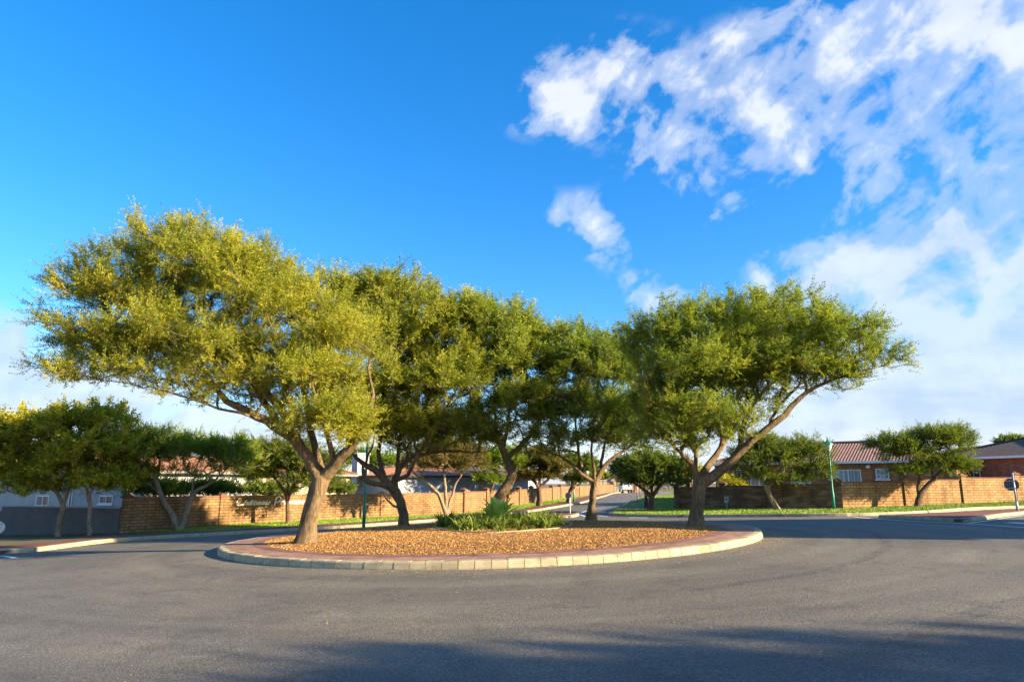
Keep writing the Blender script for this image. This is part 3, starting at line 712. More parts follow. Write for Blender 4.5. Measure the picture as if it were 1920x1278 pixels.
def house(name, label, A, B, depth, z0, ze, zr, ridge_in=None, wall='plaster_white', roofm='roof_orange', windows=(), over=.4, fascia='dullgutter', ridge_a=None, gable=False, cat='house'):
    """A,B plan ends of the wall that faces us (left, right); depth behind it"""
    u = (B-A); L = u.length; u.normalize(); back = Vector((-u.y, u.x))
    root = empty(name, Vector((A.x, A.y, z0)), label, cat)
    c4 = [A, B, B+back*depth, A+back*depth]; m = MB()
    for i in range(4):
        p, q = c4[i], c4[(i+1) % 4]; l = (q-p).length
        m.quad((p.x,p.y,z0-.4),(q.x,q.y,z0-.4),(q.x,q.y,ze),(p.x,p.y,ze), [(0,-.4),(l,-.4),(l,ze-z0),(0,ze-z0)])
    wo = m.build('wall', M[wall], root)
    e = over; ce = [A-u*e-back*e, B+u*e-back*e, B+u*e+back*(depth+e), A-u*e+back*(depth+e)]
    def V3(p, z): return Vector((p.x, p.y, z))
    ri = (depth/2+e) if ridge_in is None else ridge_in
    r0 = A-u*e+back*(depth/2)+u*(0 if gable else ri); r1 = B+u*e+back*(depth/2)-u*(0 if gable else ri)
    if (r1-r0).dot(u) < 0: r0 = r1 = (r0+r1)/2
    m = MB()
    roof_face(m, V3(ce[0], ze), V3(ce[1], ze), V3(r0, zr), V3(r1, zr))
    roof_face(m, V3(ce[2], ze), V3(ce[3], ze), V3(r1, zr), V3(r0, zr))
    if not gable:
        roof_face(m, V3(ce[1], ze), V3(ce[2], ze), V3(r1, zr), V3(r1, zr))
        roof_face(m, V3(ce[3], ze), V3(ce[0], ze), V3(r0, zr), V3(r0, zr))
    ro = m.build('roof', M[roofm], root)
    m = MB()
    if (r1-r0).length > .3: m.tube([V3(r0, zr+.03), V3(r1, zr+.03)], .10, 6)
    if not gable:
        for cc, rr in ((ce[0], r0), (ce[3], r0), (ce[1], r1), (ce[2], r1)): m.tube([V3(cc, ze+.03), V3(rr, zr+.03)], .09, 6)
    else:
        for i in (0, 1):
            p = (A, B)[i]; q = p+back*depth; t = p+back*(depth/2)
            m.add([V3(p, ze), V3(q, ze), V3(t, zr-.05)], [(0,1,2)])
    if m.v: 
        rc = m.build('ridge_cap', M[roofm], root); rc.parent = ro
    m = MB()
    for i in range(4):
        p, q = ce[i], ce[(i+1) % 4]; t = (q-p).normalized(); nn = Vector((t.y, -t.x))
        m.box(V3((p+q)/2+nn*.03, ze-.06), ((q-p).length, .12, .15), (Vector((t.x,t.y,0)), Vector((nn.x,nn.y,0)), Vector((0,0,1))))
    m.build('gutter', M[fascia], root)
    m = MB(); m.add([V3(p, ze-.12) for p in ce], [(3,2,1,0)]); m.build('soffit', M['offwhite'], root)
    U = Vector((u.x,u.y,0)); Nn = Vector((-back.x,-back.y,0)); Zz = Vector((0,0,1))
    for w in windows:
        x0, x1, y0, y1 = w[:4]; k = w[4] if len(w) > 4 else 1; gm = w[5] if len(w) > 5 else 'glass'
        a = plane_hit(x0, y1, A, B); b = plane_hit(x1, y1, A, B); t = plane_hit(x0, y0, A, B)
        zlo, zhi = a.z, t.z; wd_ = (b-a).dot(U); c = a+U*(wd_/2); c.z = (zlo+zhi)/2; f = MB(); th = .06
        f.box(c+Nn*.03+Zz*((zhi-zlo)/2-th/2), (wd_, .06, th), (U, Nn, Zz)); f.box(c+Nn*.03-Zz*((zhi-zlo)/2-th/2), (wd_, .06, th), (U, Nn, Zz))
        for i in range(k+1): f.box(c+Nn*.03+U*(-wd_/2+th/2+(wd_-th)*i/k), (th, .058, zhi-zlo-2*th), (U, Nn, Zz))
        fo = f.build('window', M['white'], root)
        g = MB(); g.quad(*[c+Nn*.015+U*(sx*wd_/2)+Zz*(sz*(zhi-zlo)/2) for sx, sz in ((-1,-1),(1,-1),(1,1),(-1,1))])
        go = g.build('pane', M[gm], root); go.parent = fo
        s = MB(); s.box(c+Nn*.06-Zz*((zhi-zlo)/2+.04), (wd_+.12, .14, .07), (U, Nn, Zz)); s_ = s.build('sill', M['white'], root); s_.parent = fo
    return root, U, Nn
uu = Vector((.825, -.565)); A1 = Vector((19.7, 47.5))-uu*6; B1 = Vector((19.7, 47.5))+uu*8.85
h1, U1, N1 = house('brick_house', 'red brick house with brown ridged tile roof beside the green street lamp', A1, B1, 9, .2, 2.98, 4.42, wall='facebrick', roofm='roof_red', fascia='white',
    windows=[(1556,1570,880,898,1,'glass_curtain'),(1570,1617,880,912,2,'glass_curtain'),(1643,1668,878,898,1,'glass_curtain'),(1484,1521,893,912,2,'glass_curtain'),(1408,1440,893,910,2,'glass'),(1376,1392,880,912,1,'glass')])
sp = plane_hit(1628, 873, A1, B1); m = MB(); m.box(sp+N1*.08, (.2, .14, .12)); m.lathe(sp+N1*.18-Vector((0,0,.16)), [(.05,0),(.13,.04),(.14,.12),(.06,.17)], 10); m.build('security_light', M['white'], h1)
m = MB(); q = plane_hit(1643, 889.5, A1, B1); q2 = plane_hit(1668, 889.5, A1, B1); m.box((q+q2)/2+N1*.05, ((q2-q).length, .05, .06), (U1, N1, Vector((0,0,1)))); m.build('window_rail', M['white'], h1)
B2_ = Vector((34.3, 43)); A2_ = Vector((31.3, 52))
house('brick_house', 'red brick house with dark shaded hip roof at the right edge', A2_, B2_, 8, .3, 3.35, 4.75, wall='facebrick', roofm='roof_grey', fascia='white', ridge_in=6, windows=[(1827,1840,880,897,1,'glass')])
# left side houses
hA = Vector(P(-140, 960, 50)[:2]); hB = Vector(P(232, 960, 38)[:2])
house('plastered_house', 'pale plastered house with orange tile roof behind the dark grey wall', hA, hB, 9, -.8, 2.25, 3.6, windows=[(68,92,928,948,2),(187,212,928,944,2),(128,134,905,955,1)])
hA = Vector(P(262, 960, 52)[:2]); hB = Vector(P(480, 960, 45)[:2])
house('plastered_house', 'cream house with orange roof and white window behind the twin trunk tree', hA, hB, 8, -.8, 2.2, 3.6, wall='plaster_cream', windows=[(447,466,906,932,1)])
hA = Vector(P(615, 960, 60)[:2]); hB = Vector(P(738, 960, 51)[:2])
h3, U3, N3 = house('plastered_house', 'pale grey house with square chimney behind the green lamp post', hA, hB, 9, -.6, 2.15, 3.0, roofm='roof_orange', fascia='dark', windows=[(728,738,898,924,1)])
cp = plane_hit(675, 890, hA, hB); m = MB(); m.box(Vector((cp.x, cp.y, 2.6)), (1.0, 1.0, 2.4), (U3, N3, Vector((0,0,1)))); m.box(Vector((cp.x, cp.y, 3.86)), (1.15, 1.15, .14), (U3, N3, Vector((0,0,1)))); m.build('chimney', M['plaster_white'], h3)
hA = Vector(P(752, 960, 66)[:2]); hB = Vector(P(852, 960, 59)[:2])
house('plastered_house', 'white house with wide windows behind the pale multi trunk tree', hA, hB, 8, -.5, 2.05, 3.2, roofm='roof_grey', windows=[(786,798,902,925,1),(806,832,902,925,2)])
hA = Vector(P(858, 960, 58)[:2]); hB = Vector(P(886, 960, 64)[:2])
house('plastered_house', 'cream sunlit house wall seen left of the curved island trunk', hA, hB, 7, -.4, 2.25, 3.1, wall='plaster_cream', roofm='roof_grey')
hA = Vector(P(890, 960, 64)[:2]); hB = Vector(P(925, 960, 72)[:2])
house('plastered_house', 'white house with small window right of the cream house wall', hA, hB, 8, -.3, 2.0, 3.2, roofm='roof_grey', windows=[(894,912,905,916,2)])
hA = Vector(P(955, 960, 78)[:2]); hB = Vector(P(1010, 960, 92)[:2])
house('plastered_house', 'small white house far along the left side of the road', hA, hB, 8, -.2, 2.2, 3.5, roofm='roof_grey', windows=[(962,970,905,912,1)])
hA = Vector(P(1126, 930, 150)[:2]); hB = Vector(P(1147, 930, 146)[:2])
house('plastered_house', 'distant cream house with brown roof above the estate gate', hA, hB, 8, -.4, 2.1, 3.6, wall='plaster_cream', roofm='roof_red', windows=[(1130,1134,906,911,1)])

# gate pillars with brick screen wall at the end of the far road
def gate():
    Y = 128; base = P(1145, 923, Y)
    root = empty('estate_gate', base, 'brick gate wall with cream pillars at the end of the road', 'gate')
    m = MB(); a = P(1135, 923, Y); b = P(1152, 923, Y)
    m.box(((a.x+b.x)/2, Y, base.z+.75), (b.x-a.x, .25, 2.3), uvm=True); m.build('screen_wall', M['gate'], root)
    for px in (1127, 1134, 1153, 1159.5):
        q = P(px, 923, Y); m = MB(); m.box((q.x, Y-.05, base.z+.85), (.55, .55, 2.5)); p_ = m.build('pillar', M['plaster_cream'], root)
        k = MB(); k.box((q.x, Y-.05, base.z+2.15), (.75, .75, .14)); k_ = k.build('cap', M['offwhite'], root); k_.parent = p_
    m = MB(); a = P(1182, 923, Y); b = P(1215, 923, Y)
    m.box(((a.x+b.x)/2, Y+2, base.z+.6), (b.x-a.x, .25, 1.9), uvm=True); m.build('wing_wall', M['gate'], root)
gate()

# ------------------------------------------------------------------ street furniture
def lamp(px, py, h, label, Y=None):
    b = G(px, py, .13)
    root = empty('street_lamp', b, label, 'street lamp', 'green post top street lamps')
    m = MB(); m.lathe(b-Vector((0,0,.1)), [(.072,0),(.072,.9),(.052,.95),(.045,h*.6),(.038,h-.45)], 12); m.build('pole', M['green'], root, True)
    m = MB(); m.lathe(b+Vector((0,0,h-.58)), [(.04,0),(.08,.03),(.08,.09),(.055,.12)], 12); m.build('collar', M['green'], root, True)
    m = MB(); m.lathe(b+Vector((0,0,h-.45)), [(.09,0),(.12,.05),(.20,.28),(.20,.30)], 8); m.build('lantern', M['lampglass'], root)
    m = MB(); m.lathe(b+Vector((0,0,h-.15)), [(.25,-.02),(.23,.03),(.07,.19),(.035,.22),(.03,.32),(.004,.4)], 8); m.build('lamp_hood', M['green'], root)
lamp(682, 985.5, 5.3, 'green street lamp on the left verge behind the forked island trunk')
lamp(1564, 955.5, 3.35, 'green street lamp with lit up glass beside the dark wall corner')
lamp(1076, 940.5, 4.0, 'distant green street lamp on the verge of the far road')
def octo(c, r, n, u): 
    z = Vector((0,0,1)); return [Vector(c)+(u*math.cos(R(22.5)+i*math.pi/4)+z*math.sin(R(22.5)+i*math.pi/4))*r+n for i in range(8)]
def stop_sign():
    b = G(1908, 956, .13); root = empty('stop_sign', b, 'back of an octagonal road sign on a grey post by the right verge', 'road sign')
    h = 1.5; m = MB(); m.tube([b-Vector((0,0,.1)), b+Vector((0,0,h+.05))], .04, 10); m.build('post', M['greypost'], root, True)
    m = MB(); m.tube([b+Vector((.0,0,0)), b+Vector((0,0,.35))], .052, 10); m.build('post_sleeve', M['offwhite'], root, True)
    c = b+Vector((-.06, .06, h-.44)); u = Vector((1, -.6, 0)).normalized(); n = Vector((.6, 1, 0)).normalized()*.01
    f = octo(c, .28, -n, u); g = octo(c, .28, n, u); m = MB()
    m.add(f+g, [tuple(range(8))[::-1], tuple(range(8, 16))]+[(i, (i+1) % 8, 8+(i+1) % 8, 8+i) for i in range(8)]); m.build('sign_plate', M['signback'], root)
    for dz in (-.15, .15):
        m = MB(); m.box(c-n*3+Vector((0,0,dz)), (.34, .03, .04), (u, n.normalized(), Vector((0,0,1)))); m.build('bracket', M['greypost'], root)
stop_sign()
def disc_sign(px, py, h, r, label, front, post, face, tilt=0, dx=0):
    b = G(px, py, .12); root = empty('round_sign', b, label, 'road sign')
    m = MB(); m.tube([b-Vector((0,0,.1)), b+Vector((0,0,h+r*.8))], .03, 8); m.build('post', M[post], root, True)
    n = Vector((tilt, -1, 0)).normalized(); c = b+Vector((dx,0,h))+n*.045
    m = MB(); m.lathe(c, [(r,0),(r,.012)], 24, z=n); m.build('sign_plate', M[face], root)
    return root, c, n
rt, c, n = disc_sign(-10, 1030, .66, .19, 'round pale sign cut off by the left edge', True, 'greypost', 'offwhite', .5)
m = MB(); u = Vector((0,0,1)).cross(n).normalized()
m.quad(*[c+n*.016+u*a+Vector((0,0,1))*b_ for a, b_ in ((.03,.08),(.13,.11),(.13,.125),(.03,.095))]); m.build('sign_mark', M['dark'], rt)
disc_sign(1069, 962, .92, .16, 'small dark disc sign on a white post on the far traffic island', True, 'white', 'signback', -.3, -.08)
def posts(px, py, label):
    b = G(px, py, .13); root = empty('marker_post', b, label, 'post', 'thin pale posts by the far road')
    m = MB(); m.tube([b-Vector((0,0,.1)), b+Vector((0,0,1.75))], .05, 8); m.build('pole', M['greypost'], root, True)
    m = MB(); m.lathe(b+Vector((0,0,1.75)), [(.055,0),(.055,.04),(.02,.07)], 8); m.build('pole_cap', M['dark'], root)
posts(1195.5, 937, 'nearer of two thin pale posts by the far road kerb')
posts(1201, 933.5, 'farther of two thin pale posts by the far road kerb')
def meter():
    A, B = wallD[2], wallD[1]; q = plane_hit(1364, 936, A, B); d = (B-A).normalized(); n = Vector((d.y, -d.x, 0)); u = Vector((d.x, d.y, 0)); q = q+n*.16
    root = empty('meter_box', q, 'small pale meter box fixed to the dark brick wall', 'meter box')
    m = MB(); m.box(q, (.22, .14, .34), (u, n, Vector((0,0,1)))); m.build('box', M['offwhite'], root)
    m = MB(); m.box(q+n*.075+Vector((0,0,.03)), (.16, .012, .2), (u, n, Vector((0,0,1)))); m.build('cover', M['greypost'], root)
    m = MB(); m.tube([q-Vector((0,0,.17)), q-Vector((0,0,.62))], .03, 8); m.build('pipe', M['offwhite'], root)
meter()

def far_truck():
    Y = 118; b = G(1173, 924.2, 0); b = Vector((P(1173, 923, Y).x, Y, zt(P(1173, 923, Y).x, Y))); x, y, z = b
    root = empty('parked_truck', b, 'white pickup with canopy seen from behind at the end of the road', 'pickup truck')
    def tap(m, y0, y1, z0, z1, w0, w1):
        vs = [(x-w0, y0, z+z0), (x+w0, y0, z+z0), (x+w0, y1, z+z0), (x-w0, y1, z+z0), (x-w1, y0+.15, z+z1), (x+w1, y0+.15, z+z1), (x+w1, y1-.15, z+z1), (x-w1, y1-.15, z+z1)]
        m.add(vs, [(3,2,1,0),(4,5,6,7),(0,1,5,4),(1,2,6,5),(2,3,7,6),(3,0,4,7)])
    m = MB(); tap(m, y-2.3, y+2.3, .55, 1.05, .85, .87); bo = m.build('body', M['white'], root)
    m = MB(); tap(m, y-2.25, y+.9, 1.05, 1.85, .84, .70); m.build('canopy', M['white'], root)
    m = MB(); m.quad((x-.62, y-2.27+.04, z+1.15), (x+.62, y-2.27+.04, z+1.15), (x+.55, y-2.18+.04, z+1.65), (x-.55, y-2.18+.04, z+1.65)); m.build('rear_window', M['glass'], root)
    m = MB(); m.box((x, y-2.36, z+.5), (1.65, .14, .18)); m.build('bumper', M['dark'], root)
    m = MB(); m.box((x, y-2.315, z+.78), (.5, .02, .12)); m.build('number_plate', M['offwhite'], root)
    for s in (-1, 1):
        m = MB(); m.box((x+s*.77, y-2.33, z+.85), (.12, .05, .28)); m.build('tail_light', M['red'], root)
        for yy in (-1.4, 1.5):
            m = MB(); m.lathe((x+s*.62, y+yy, z+.34), [(.34, 0), (.34, .2)] if s > 0 else [(.34, 0), (.34, -.2)], 16, z=Vector((1,0,0))); w = m.build('wheel', M['rubber'], root)
            m = MB(); m.lathe((x+s*.62, y+yy, z+.34), [(.19, 0), (.19, .21)] if s > 0 else [(.19, 0), (.19, -.21)], 12, z=Vector((1,0,0))); r_ = m.build('rim', M['greypost'], root); r_.parent = w
far_truck()

# ------------------------------------------------------------------ trees
def grow_tree(name, label, cat, group, limbs, Y, blobs, n_att, leafmat, barkmat, leaf=(.05, .018), sprays=6, spray_len=(.22, .42), per=14, up=.35,
              tip_r=.006, seed=1, root_r=None, tint=(0, 1), lo_sparse=0.0, droop=0.0, r_exp=2.4, out_bias=.7, base_off=.0, flare=1.0, maxr=.2, tuft=False):
    """limbs: list of polylines [(px, py, dY, radius)], first starts at the trunk base; crown built from foliage volumes"""
    rng = np.random.default_rng(seed)
    pos, par, rad = [], [], []
    def add(p, pa, r): pos.append(np.array(p, float)); par.append(pa); rad.append(r); return len(pos)-1
    for li, limb in enumerate(limbs):
        pts = [P(x, y, Y+d) for x, y, d, r in limb]; rr = [q[3] for q in limb]
        if li == 0:
            b = pts[0]; pa = add(b, -1, rr[0]*1.15*flare); base = Vector(b)
        else:
            arr = np.array(pos); pa = int(np.argmin(((arr-np.array(pts[0]))**2).sum(1)))
        prev = Vector(pos[pa])
        for k in range(1, len(pts)):
            seg = (pts[k]-prev); L = seg.length; ns = max(1, int(L/.22)); r0 = rr[k-1] if k > 1 or li == 0 else rr[0]; st = prev.copy()
            for s in range(1, ns+1):
                t = s/ns; q = st.lerp(pts[k], t)
                if s < ns: q = q+Vector(rng.normal(0, .018, 3))
                pa = add(q, pa, r0+(rr[k]-r0)*t)
            prev = Vector(pos[pa])
    nsk = len(pos)
    # attraction points
    W = np.array([b[2]*b[3]*(b[6] if len(b) > 6 else 1) for b in blobs], float); W /= W.sum()
    att = []; ctr = []; spar = []
    for b, w in zip(blobs, W):
        cx, cy, rx, ry, rd, dY = b[:6]; c = np.array(P(cx, cy, Y+dY)); k = (Y+dY)/FPX; nb = max(3, int(n_att*w))
        d = unit(rng.normal(size=(nb, 3))); d[:, 2] = np.where(d[:, 2] < -.35, -d[:, 2]*.6, d[:, 2]); rr_ = rng.uniform(.12, 1, nb)**.5
        att.append(c+d*rr_[:, None]*np.array([rx*k*1.08, rd*1.1, ry*k*1.0])); ctr.append(np.repeat(c[None], nb, 0)); spar.append(np.full(nb, (b[7] if len(b) > 7 else 1.0)))
    att = np.concatenate(att); ctr = np.concatenate(ctr); spar = np.concatenate(spar)
    sk = np.array(pos)
    dist0 = np.sqrt(((att[:, None]-sk[None])**2).sum(-1)).min(1); order = np.argsort(dist0)
    cap_n = nsk+len(att)*6+10; PA = np.zeros((cap_n, 3)); PA[:nsk] = sk; PL = np.zeros(cap_n)
    for i in range(nsk): PL[i] = 0 if par[i] < 0 else PL[par[i]]+np.linalg.norm(pos[i]-pos[par[i]])
    lowcut = np.array([i for i in range(nsk) if rad[i] < maxr]); elig = np.zeros(cap_n, bool); elig[lowcut] = True
    tips = []; cnt = nsk
    for ai in order:
        a = att[ai]; d = np.sqrt(((PA[:cnt]-a)**2).sum(1)); cost = d*1.0+PL[:cnt]*.22+(~elig[:cnt])*50
        dz = a[2]-PA[:cnt, 2]; cost += np.maximum(0, -dz)*.6
        j = int(np.argmin(cost)); p0 = PA[j]; L = d[j]
        ns = int(min(5, max(2, L/.28)))
        # start along the parent's direction, arc towards the tip
        pj = par[j]; pd = PA[j]-PA[pj] if pj >= 0 else np.array([0, 0, 1.0]); pd = pd/(np.linalg.norm(pd)+1e-9)
        c1 = p0+(pd*.45+np.array([0, 0, .10]))*L*.5+(a-p0)*.18
        pa = j; last = p0
        for s in range(1, ns+1):
            t = s/ns; q = (1-t)**2*p0+2*(1-t)*t*c1+t*t*a+rng.normal(0, .02, 3)*(s < ns)
            PA[cnt] = q; par.append(pa); rad.append(0.0); PL[cnt] = PL[pa]+np.linalg.norm(q-last); elig[cnt] = True; pa = cnt; last = q; cnt += 1
        dd = a-PA[par[pa]]; tips.append((pa, dd/(np.linalg.norm(dd)+1e-9), ai))
    PA = PA[:cnt]; par = np.array(par); rad = np.array(rad)
    # pipe-model radii for grown wood
    acc = np.zeros(cnt)
    for pa, _, _ in tips: acc[pa] += tip_r**r_exp
    for i in range(cnt-1, nsk-1, -1):
        if par[i] >= nsk or True: acc[par[i]] += acc[i]
    gr = acc**(1/r_exp); rad[nsk:] = np.maximum(gr[nsk:], tip_r*.8)
    for i in range(nsk, cnt):
        rad[i] = min(rad[i], .55*max(rad[par[i]], .03)+.02, .09)
    root = empty(name, base, label, cat, group)
    # wood mesh : one frustum per segment (chains share rings through direct geometry)
    child = [[] for _ in range(cnt)]
    for i in range(1, cnt): child[par[i]].append(i)
    Vs, Fs = [], []; nv = 0
    def ringbuf(p, t, u, r, n):
        w = np.cross(t, u); a = np.arange(n)*2*np.pi/n
        return p+(np.cos(a)[:, None]*u+np.sin(a)[:, None]*w)*r
    stack = [(0, None)]
    used = np.zeros(cnt, bool)
    starts = [0]
    while starts:
        s = starts.pop(); chain = [par[s]] if s != 0 and par[s] >= 0 else []
        i = s; chain.append(i)
        while child[i]:
            ch = child[i]
            k = max(ch, key=lambda c: rad[c]); 
            starts += [c for c in ch if c != k]; chain.append(k); i = k
        if len(chain) < 2: continue
        rmax = rad[chain[1]] if len(chain) > 1 else .02
        n = 14 if rmax > .12 else 9 if rmax > .05 else 5 if rmax > .018 else 3
        pts = PA[chain]; u = None; rings = []
        for k in range(len(chain)):
            t = pts[min(k+1, len(chain)-1)]-pts[max(k-1, 0)]; t /= (np.linalg.norm(t)+1e-9)
            if u is None:
                u = np.cross(t, [0.3, .9, .2]); u /= np.linalg.norm(u)
            u = u-t*u.dot(t); u /= (np.linalg.norm(u)+1e-9)
            r = rad[chain[k]] if not (k == 0 and s != 0) else min(rad[chain[0]]*.8, rad[chain[1]]*1.25)
            if k == len(chain)-1: r *= .4
            ring = ringbuf(pts[k], t, u, r, n)
            if n >= 9:
                a = np.arange(n)*2*np.pi/n; hgt = pts[k][2]-base.z
                lump = 1+.08*np.sin(a*3+hgt*2.2+seed)+.06*np.sin(a*2-hgt*3.7)+rng.normal(0, .03, n)
                if s == 0: lump = lump+np.exp(-max(hgt, 0)/.16)*(.30+.32*np.maximum(0, np.sin(a*4+seed)))*flare*.75
                ring = pts[k]+(ring-pts[k])*lump[:, None]
            if s == 0 and k == 0: ring[:, 2] -= .12
            rings.append(ring)
        V = np.concatenate(rings); m_ = len(rings); I = np.arange(n)
        F = np.concatenate([np.stack([k*n+I, k*n+(I+1) % n, (k+1)*n+(I+1) % n, (k+1)*n+I], 1) for k in range(m_-1)])
        Vs.append(V); Fs.append(F+nv); nv += len(V)
    np_mesh('trunk', np.concatenate(Vs), np.concatenate(Fs), barkmat, root, smooth=True)
    # foliage: sprays of leaflets round each tip
    tp = np.array([PA[i] for i, _, _ in tips]); td = np.array([d for _, d, _ in tips]); tc = ctr[[k for _, _, k in tips]]; ts = spar[[k for _, _, k in tips]]
    rep = np.repeat(np.arange(len(tp)), sprays); keep = rng.uniform(0, 1, len(rep)) < ts[rep]; rep = rep[keep]; n = len(rep)
    outd = unit(tp-tc)
    D = unit(td[rep]*.6+outd[rep]*out_bias+rng.normal(0, .55, (n, 3))+np.array([0, 0, up-droop]))
    Ls = rng.uniform(*spray_len, n)
    S = tp[rep]-td[rep]*rng.uniform(0, .35, n)[:, None]+rng.normal(0, .07, (n, 3))
    side = unit(np.cross(D, np.array([0, 0, 1.0])+rng.normal(0, .45, (n, 3)))); nrm = np.cross(D, side)
    tclump = rng.uniform(0, 1, len(tp))[rep]*.55+rng.uniform(0, 1, n)*.28
    # twig of each spray as thin sliver
    sag = np.array([0, 0, -1.0])*droop
    k = np.arange(per); tt = (k+.6)/per; sg = np.where(k % 2 == 0, 1, -1)
    C0 = S[:, None]+D[:, None]*(Ls[:, None]*tt)[..., None]+sag*(tt**2)[None, :, None]*Ls[:, None, None]
    N = n*per
    if tuft:
        ld = unit((D[:, None]*1.0+side[:, None]*(sg*.45)[None, :, None]+rng.normal(0, .35, (n, per, 3))).reshape(N, 3))
    else:
        ld = unit((D[:, None]*.45+side[:, None]*sg[None, :, None]+rng.normal(0, .38, (n, per, 3))).reshape(N, 3))
    C0 = C0.reshape(N, 3); lw = unit(np.cross(ld, np.repeat(nrm, per, 0)+rng.normal(0, .5, (N, 3))))
    ll = leaf[0]*rng.uniform(.65, 1.3, N)[:, None]; w_ = leaf[1]*rng.uniform(.7, 1.3, N)[:, None]
    c0 = C0; V = np.stack([c0, c0+ld*ll*.45+lw*w_*.5, c0+ld*ll, c0+ld*ll*.5-lw*w_*.5], 1).reshape(-1, 3)
    F = np.arange(N*4).reshape(-1, 4)
    tv = tint[0]+(tint[1]-tint[0])*np.clip(np.repeat(tclump, per)+rng.uniform(0, .17, N), 0, 1)
    np_mesh('crown', V, F, leafmat, root, attr=np.repeat(tv, 4))
    # the spray stems belong to the wood colour: fine twigs
    E = S+D*Ls[:, None]+sag*Ls[:, None]; wv = unit(np.cross(D, rng.normal(size=(n, 3))))*.0028*(Y/16)
    V = np.stack([S-wv, S+wv, E], 1).reshape(-1, 3); F = np.arange(n*3).reshape(-1, 3)
    np_mesh('twigs', V, F, barkmat, root)
    print(name, 'leaves', N, 'nodes', cnt)
    return root

ga = 'feathery acacia trees on the roundabout island'
# T1 : big leaning tree, left
T1 = grow_tree('acacia_tree', 'tallest acacia with thick pale forked trunk at the left front of the island', 'tree', ga,
  [[(576,1019,0,.235),(578,985,0,.22),(586,950,0,.215),(597,915,0,.22),(603,897,0,.23)],
   [(603,897,0,.17),(578,858,0,.15),(548,820,-.1,.135),(500,787,-.2,.11),(455,765,-.3,.095),(425,752,-.3,.08),(411,735,-.4,.07),(385,700,-.4,.05),(340,672,-.4,.035),(280,650,-.4,.022),(200,640,-.4,.012)],
   [(560,832,0,.11),(520,790,.4,.10),(490,745,.6,.085),(462,700,.8,.07),(430,640,.9,.05),(395,580,.9,.03),(360,520,.9,.018)],
   [(572,850,0,.12),(535,780,.2,.10),(498,730,.3,.085),(470,690,.4,.07),(455,640,.3,.05),(450,570,.2,.03),(450,510,.2,.02)],
   [(603,897,0,.14),(593,850,.5,.10),(580,790,.8,.085),(568,720,1.0,.07),(555,650,1.0,.05),(540,580,1.0,.03)],
   [(603,897,0,.16),(628,872,-.1,.145),(655,840,-.3,.125),(672,812,-.4,.10),(690,780,-.5,.075),(700,740,-.5,.05),(690,690,-.5,.03)],
   [(655,840,-.3,.10),(650,800,.2,.085),(636,750,.5,.07),(620,690,.7,.05),(600,620,.7,.03)],
   [(640,862,0,.08),(610,800,-.5,.06),(600,760,-1.0,.045),(585,720,-1.2,.03)],
   [(500,787,-.2,.05),(430,770,-.9,.035),(350,745,-1.3,.025),(280,725,-1.4,.018),(180,710,-1.2,.012),(110,712,-1.0,.008)]],
  18.0, [(355,515,165,85,2.6,.2,1.2),(235,575,120,75,2.3,0,1.1),(165,640,85,50,1.8,-.2,.9,.8),(120,700,65,16,.9,-.6,.7,.6),(440,560,130,100,2.6,.4,1.0),(330,640,170,60,2.2,-.4,.9,.85),
         (470,680,110,60,2.0,-.5,.8),(560,600,120,90,2.3,.3,1.0),(330,715,110,26,1.4,-.8,.6,.55),(600,710,80,60,1.8,-.9,.9),(640,790,58,60,1.1,-1.0,.9),(390,468,90,48,1.8,.2,.6),(470,760,60,18,.8,.6,.35,.4),(530,690,80,70,2.0,.6,.9),(640,650,80,80,2.0,0,.9),(420,690,90,40,1.6,.6,.6),(560,780,50,50,1.0,.6,.5,.7),(180,520,50,36,1.4,0,.5,.8),(480,500,70,50,1.6,.2,.6),(290,690,170,42,2.0,.2,1.3,.35),(440,735,110,42,1.8,.3,.9,.35),(530,760,80,70,1.6,.4,.7,.35),(170,690,90,30,1.3,0,.6,.4),(200,705,120,26,1.0,-1.2,.7,.8),(330,745,90,22,.9,-1.2,.5,.6),(600,800,75,48,1.2,-.8,1.1,.85),(655,830,42,36,.8,-.9,.6,.85),(470,720,120,34,1.4,-.4,.8,.7),(300,660,190,45,2.0,.6,1.1)],
  2200, M['leaf_acacia'], M['bark'], seed=11, tint=(.03, .92), sprays=13, per=22, spray_len=(.22, .58), up=.4, leaf=(.062, .021), tip_r=.008)
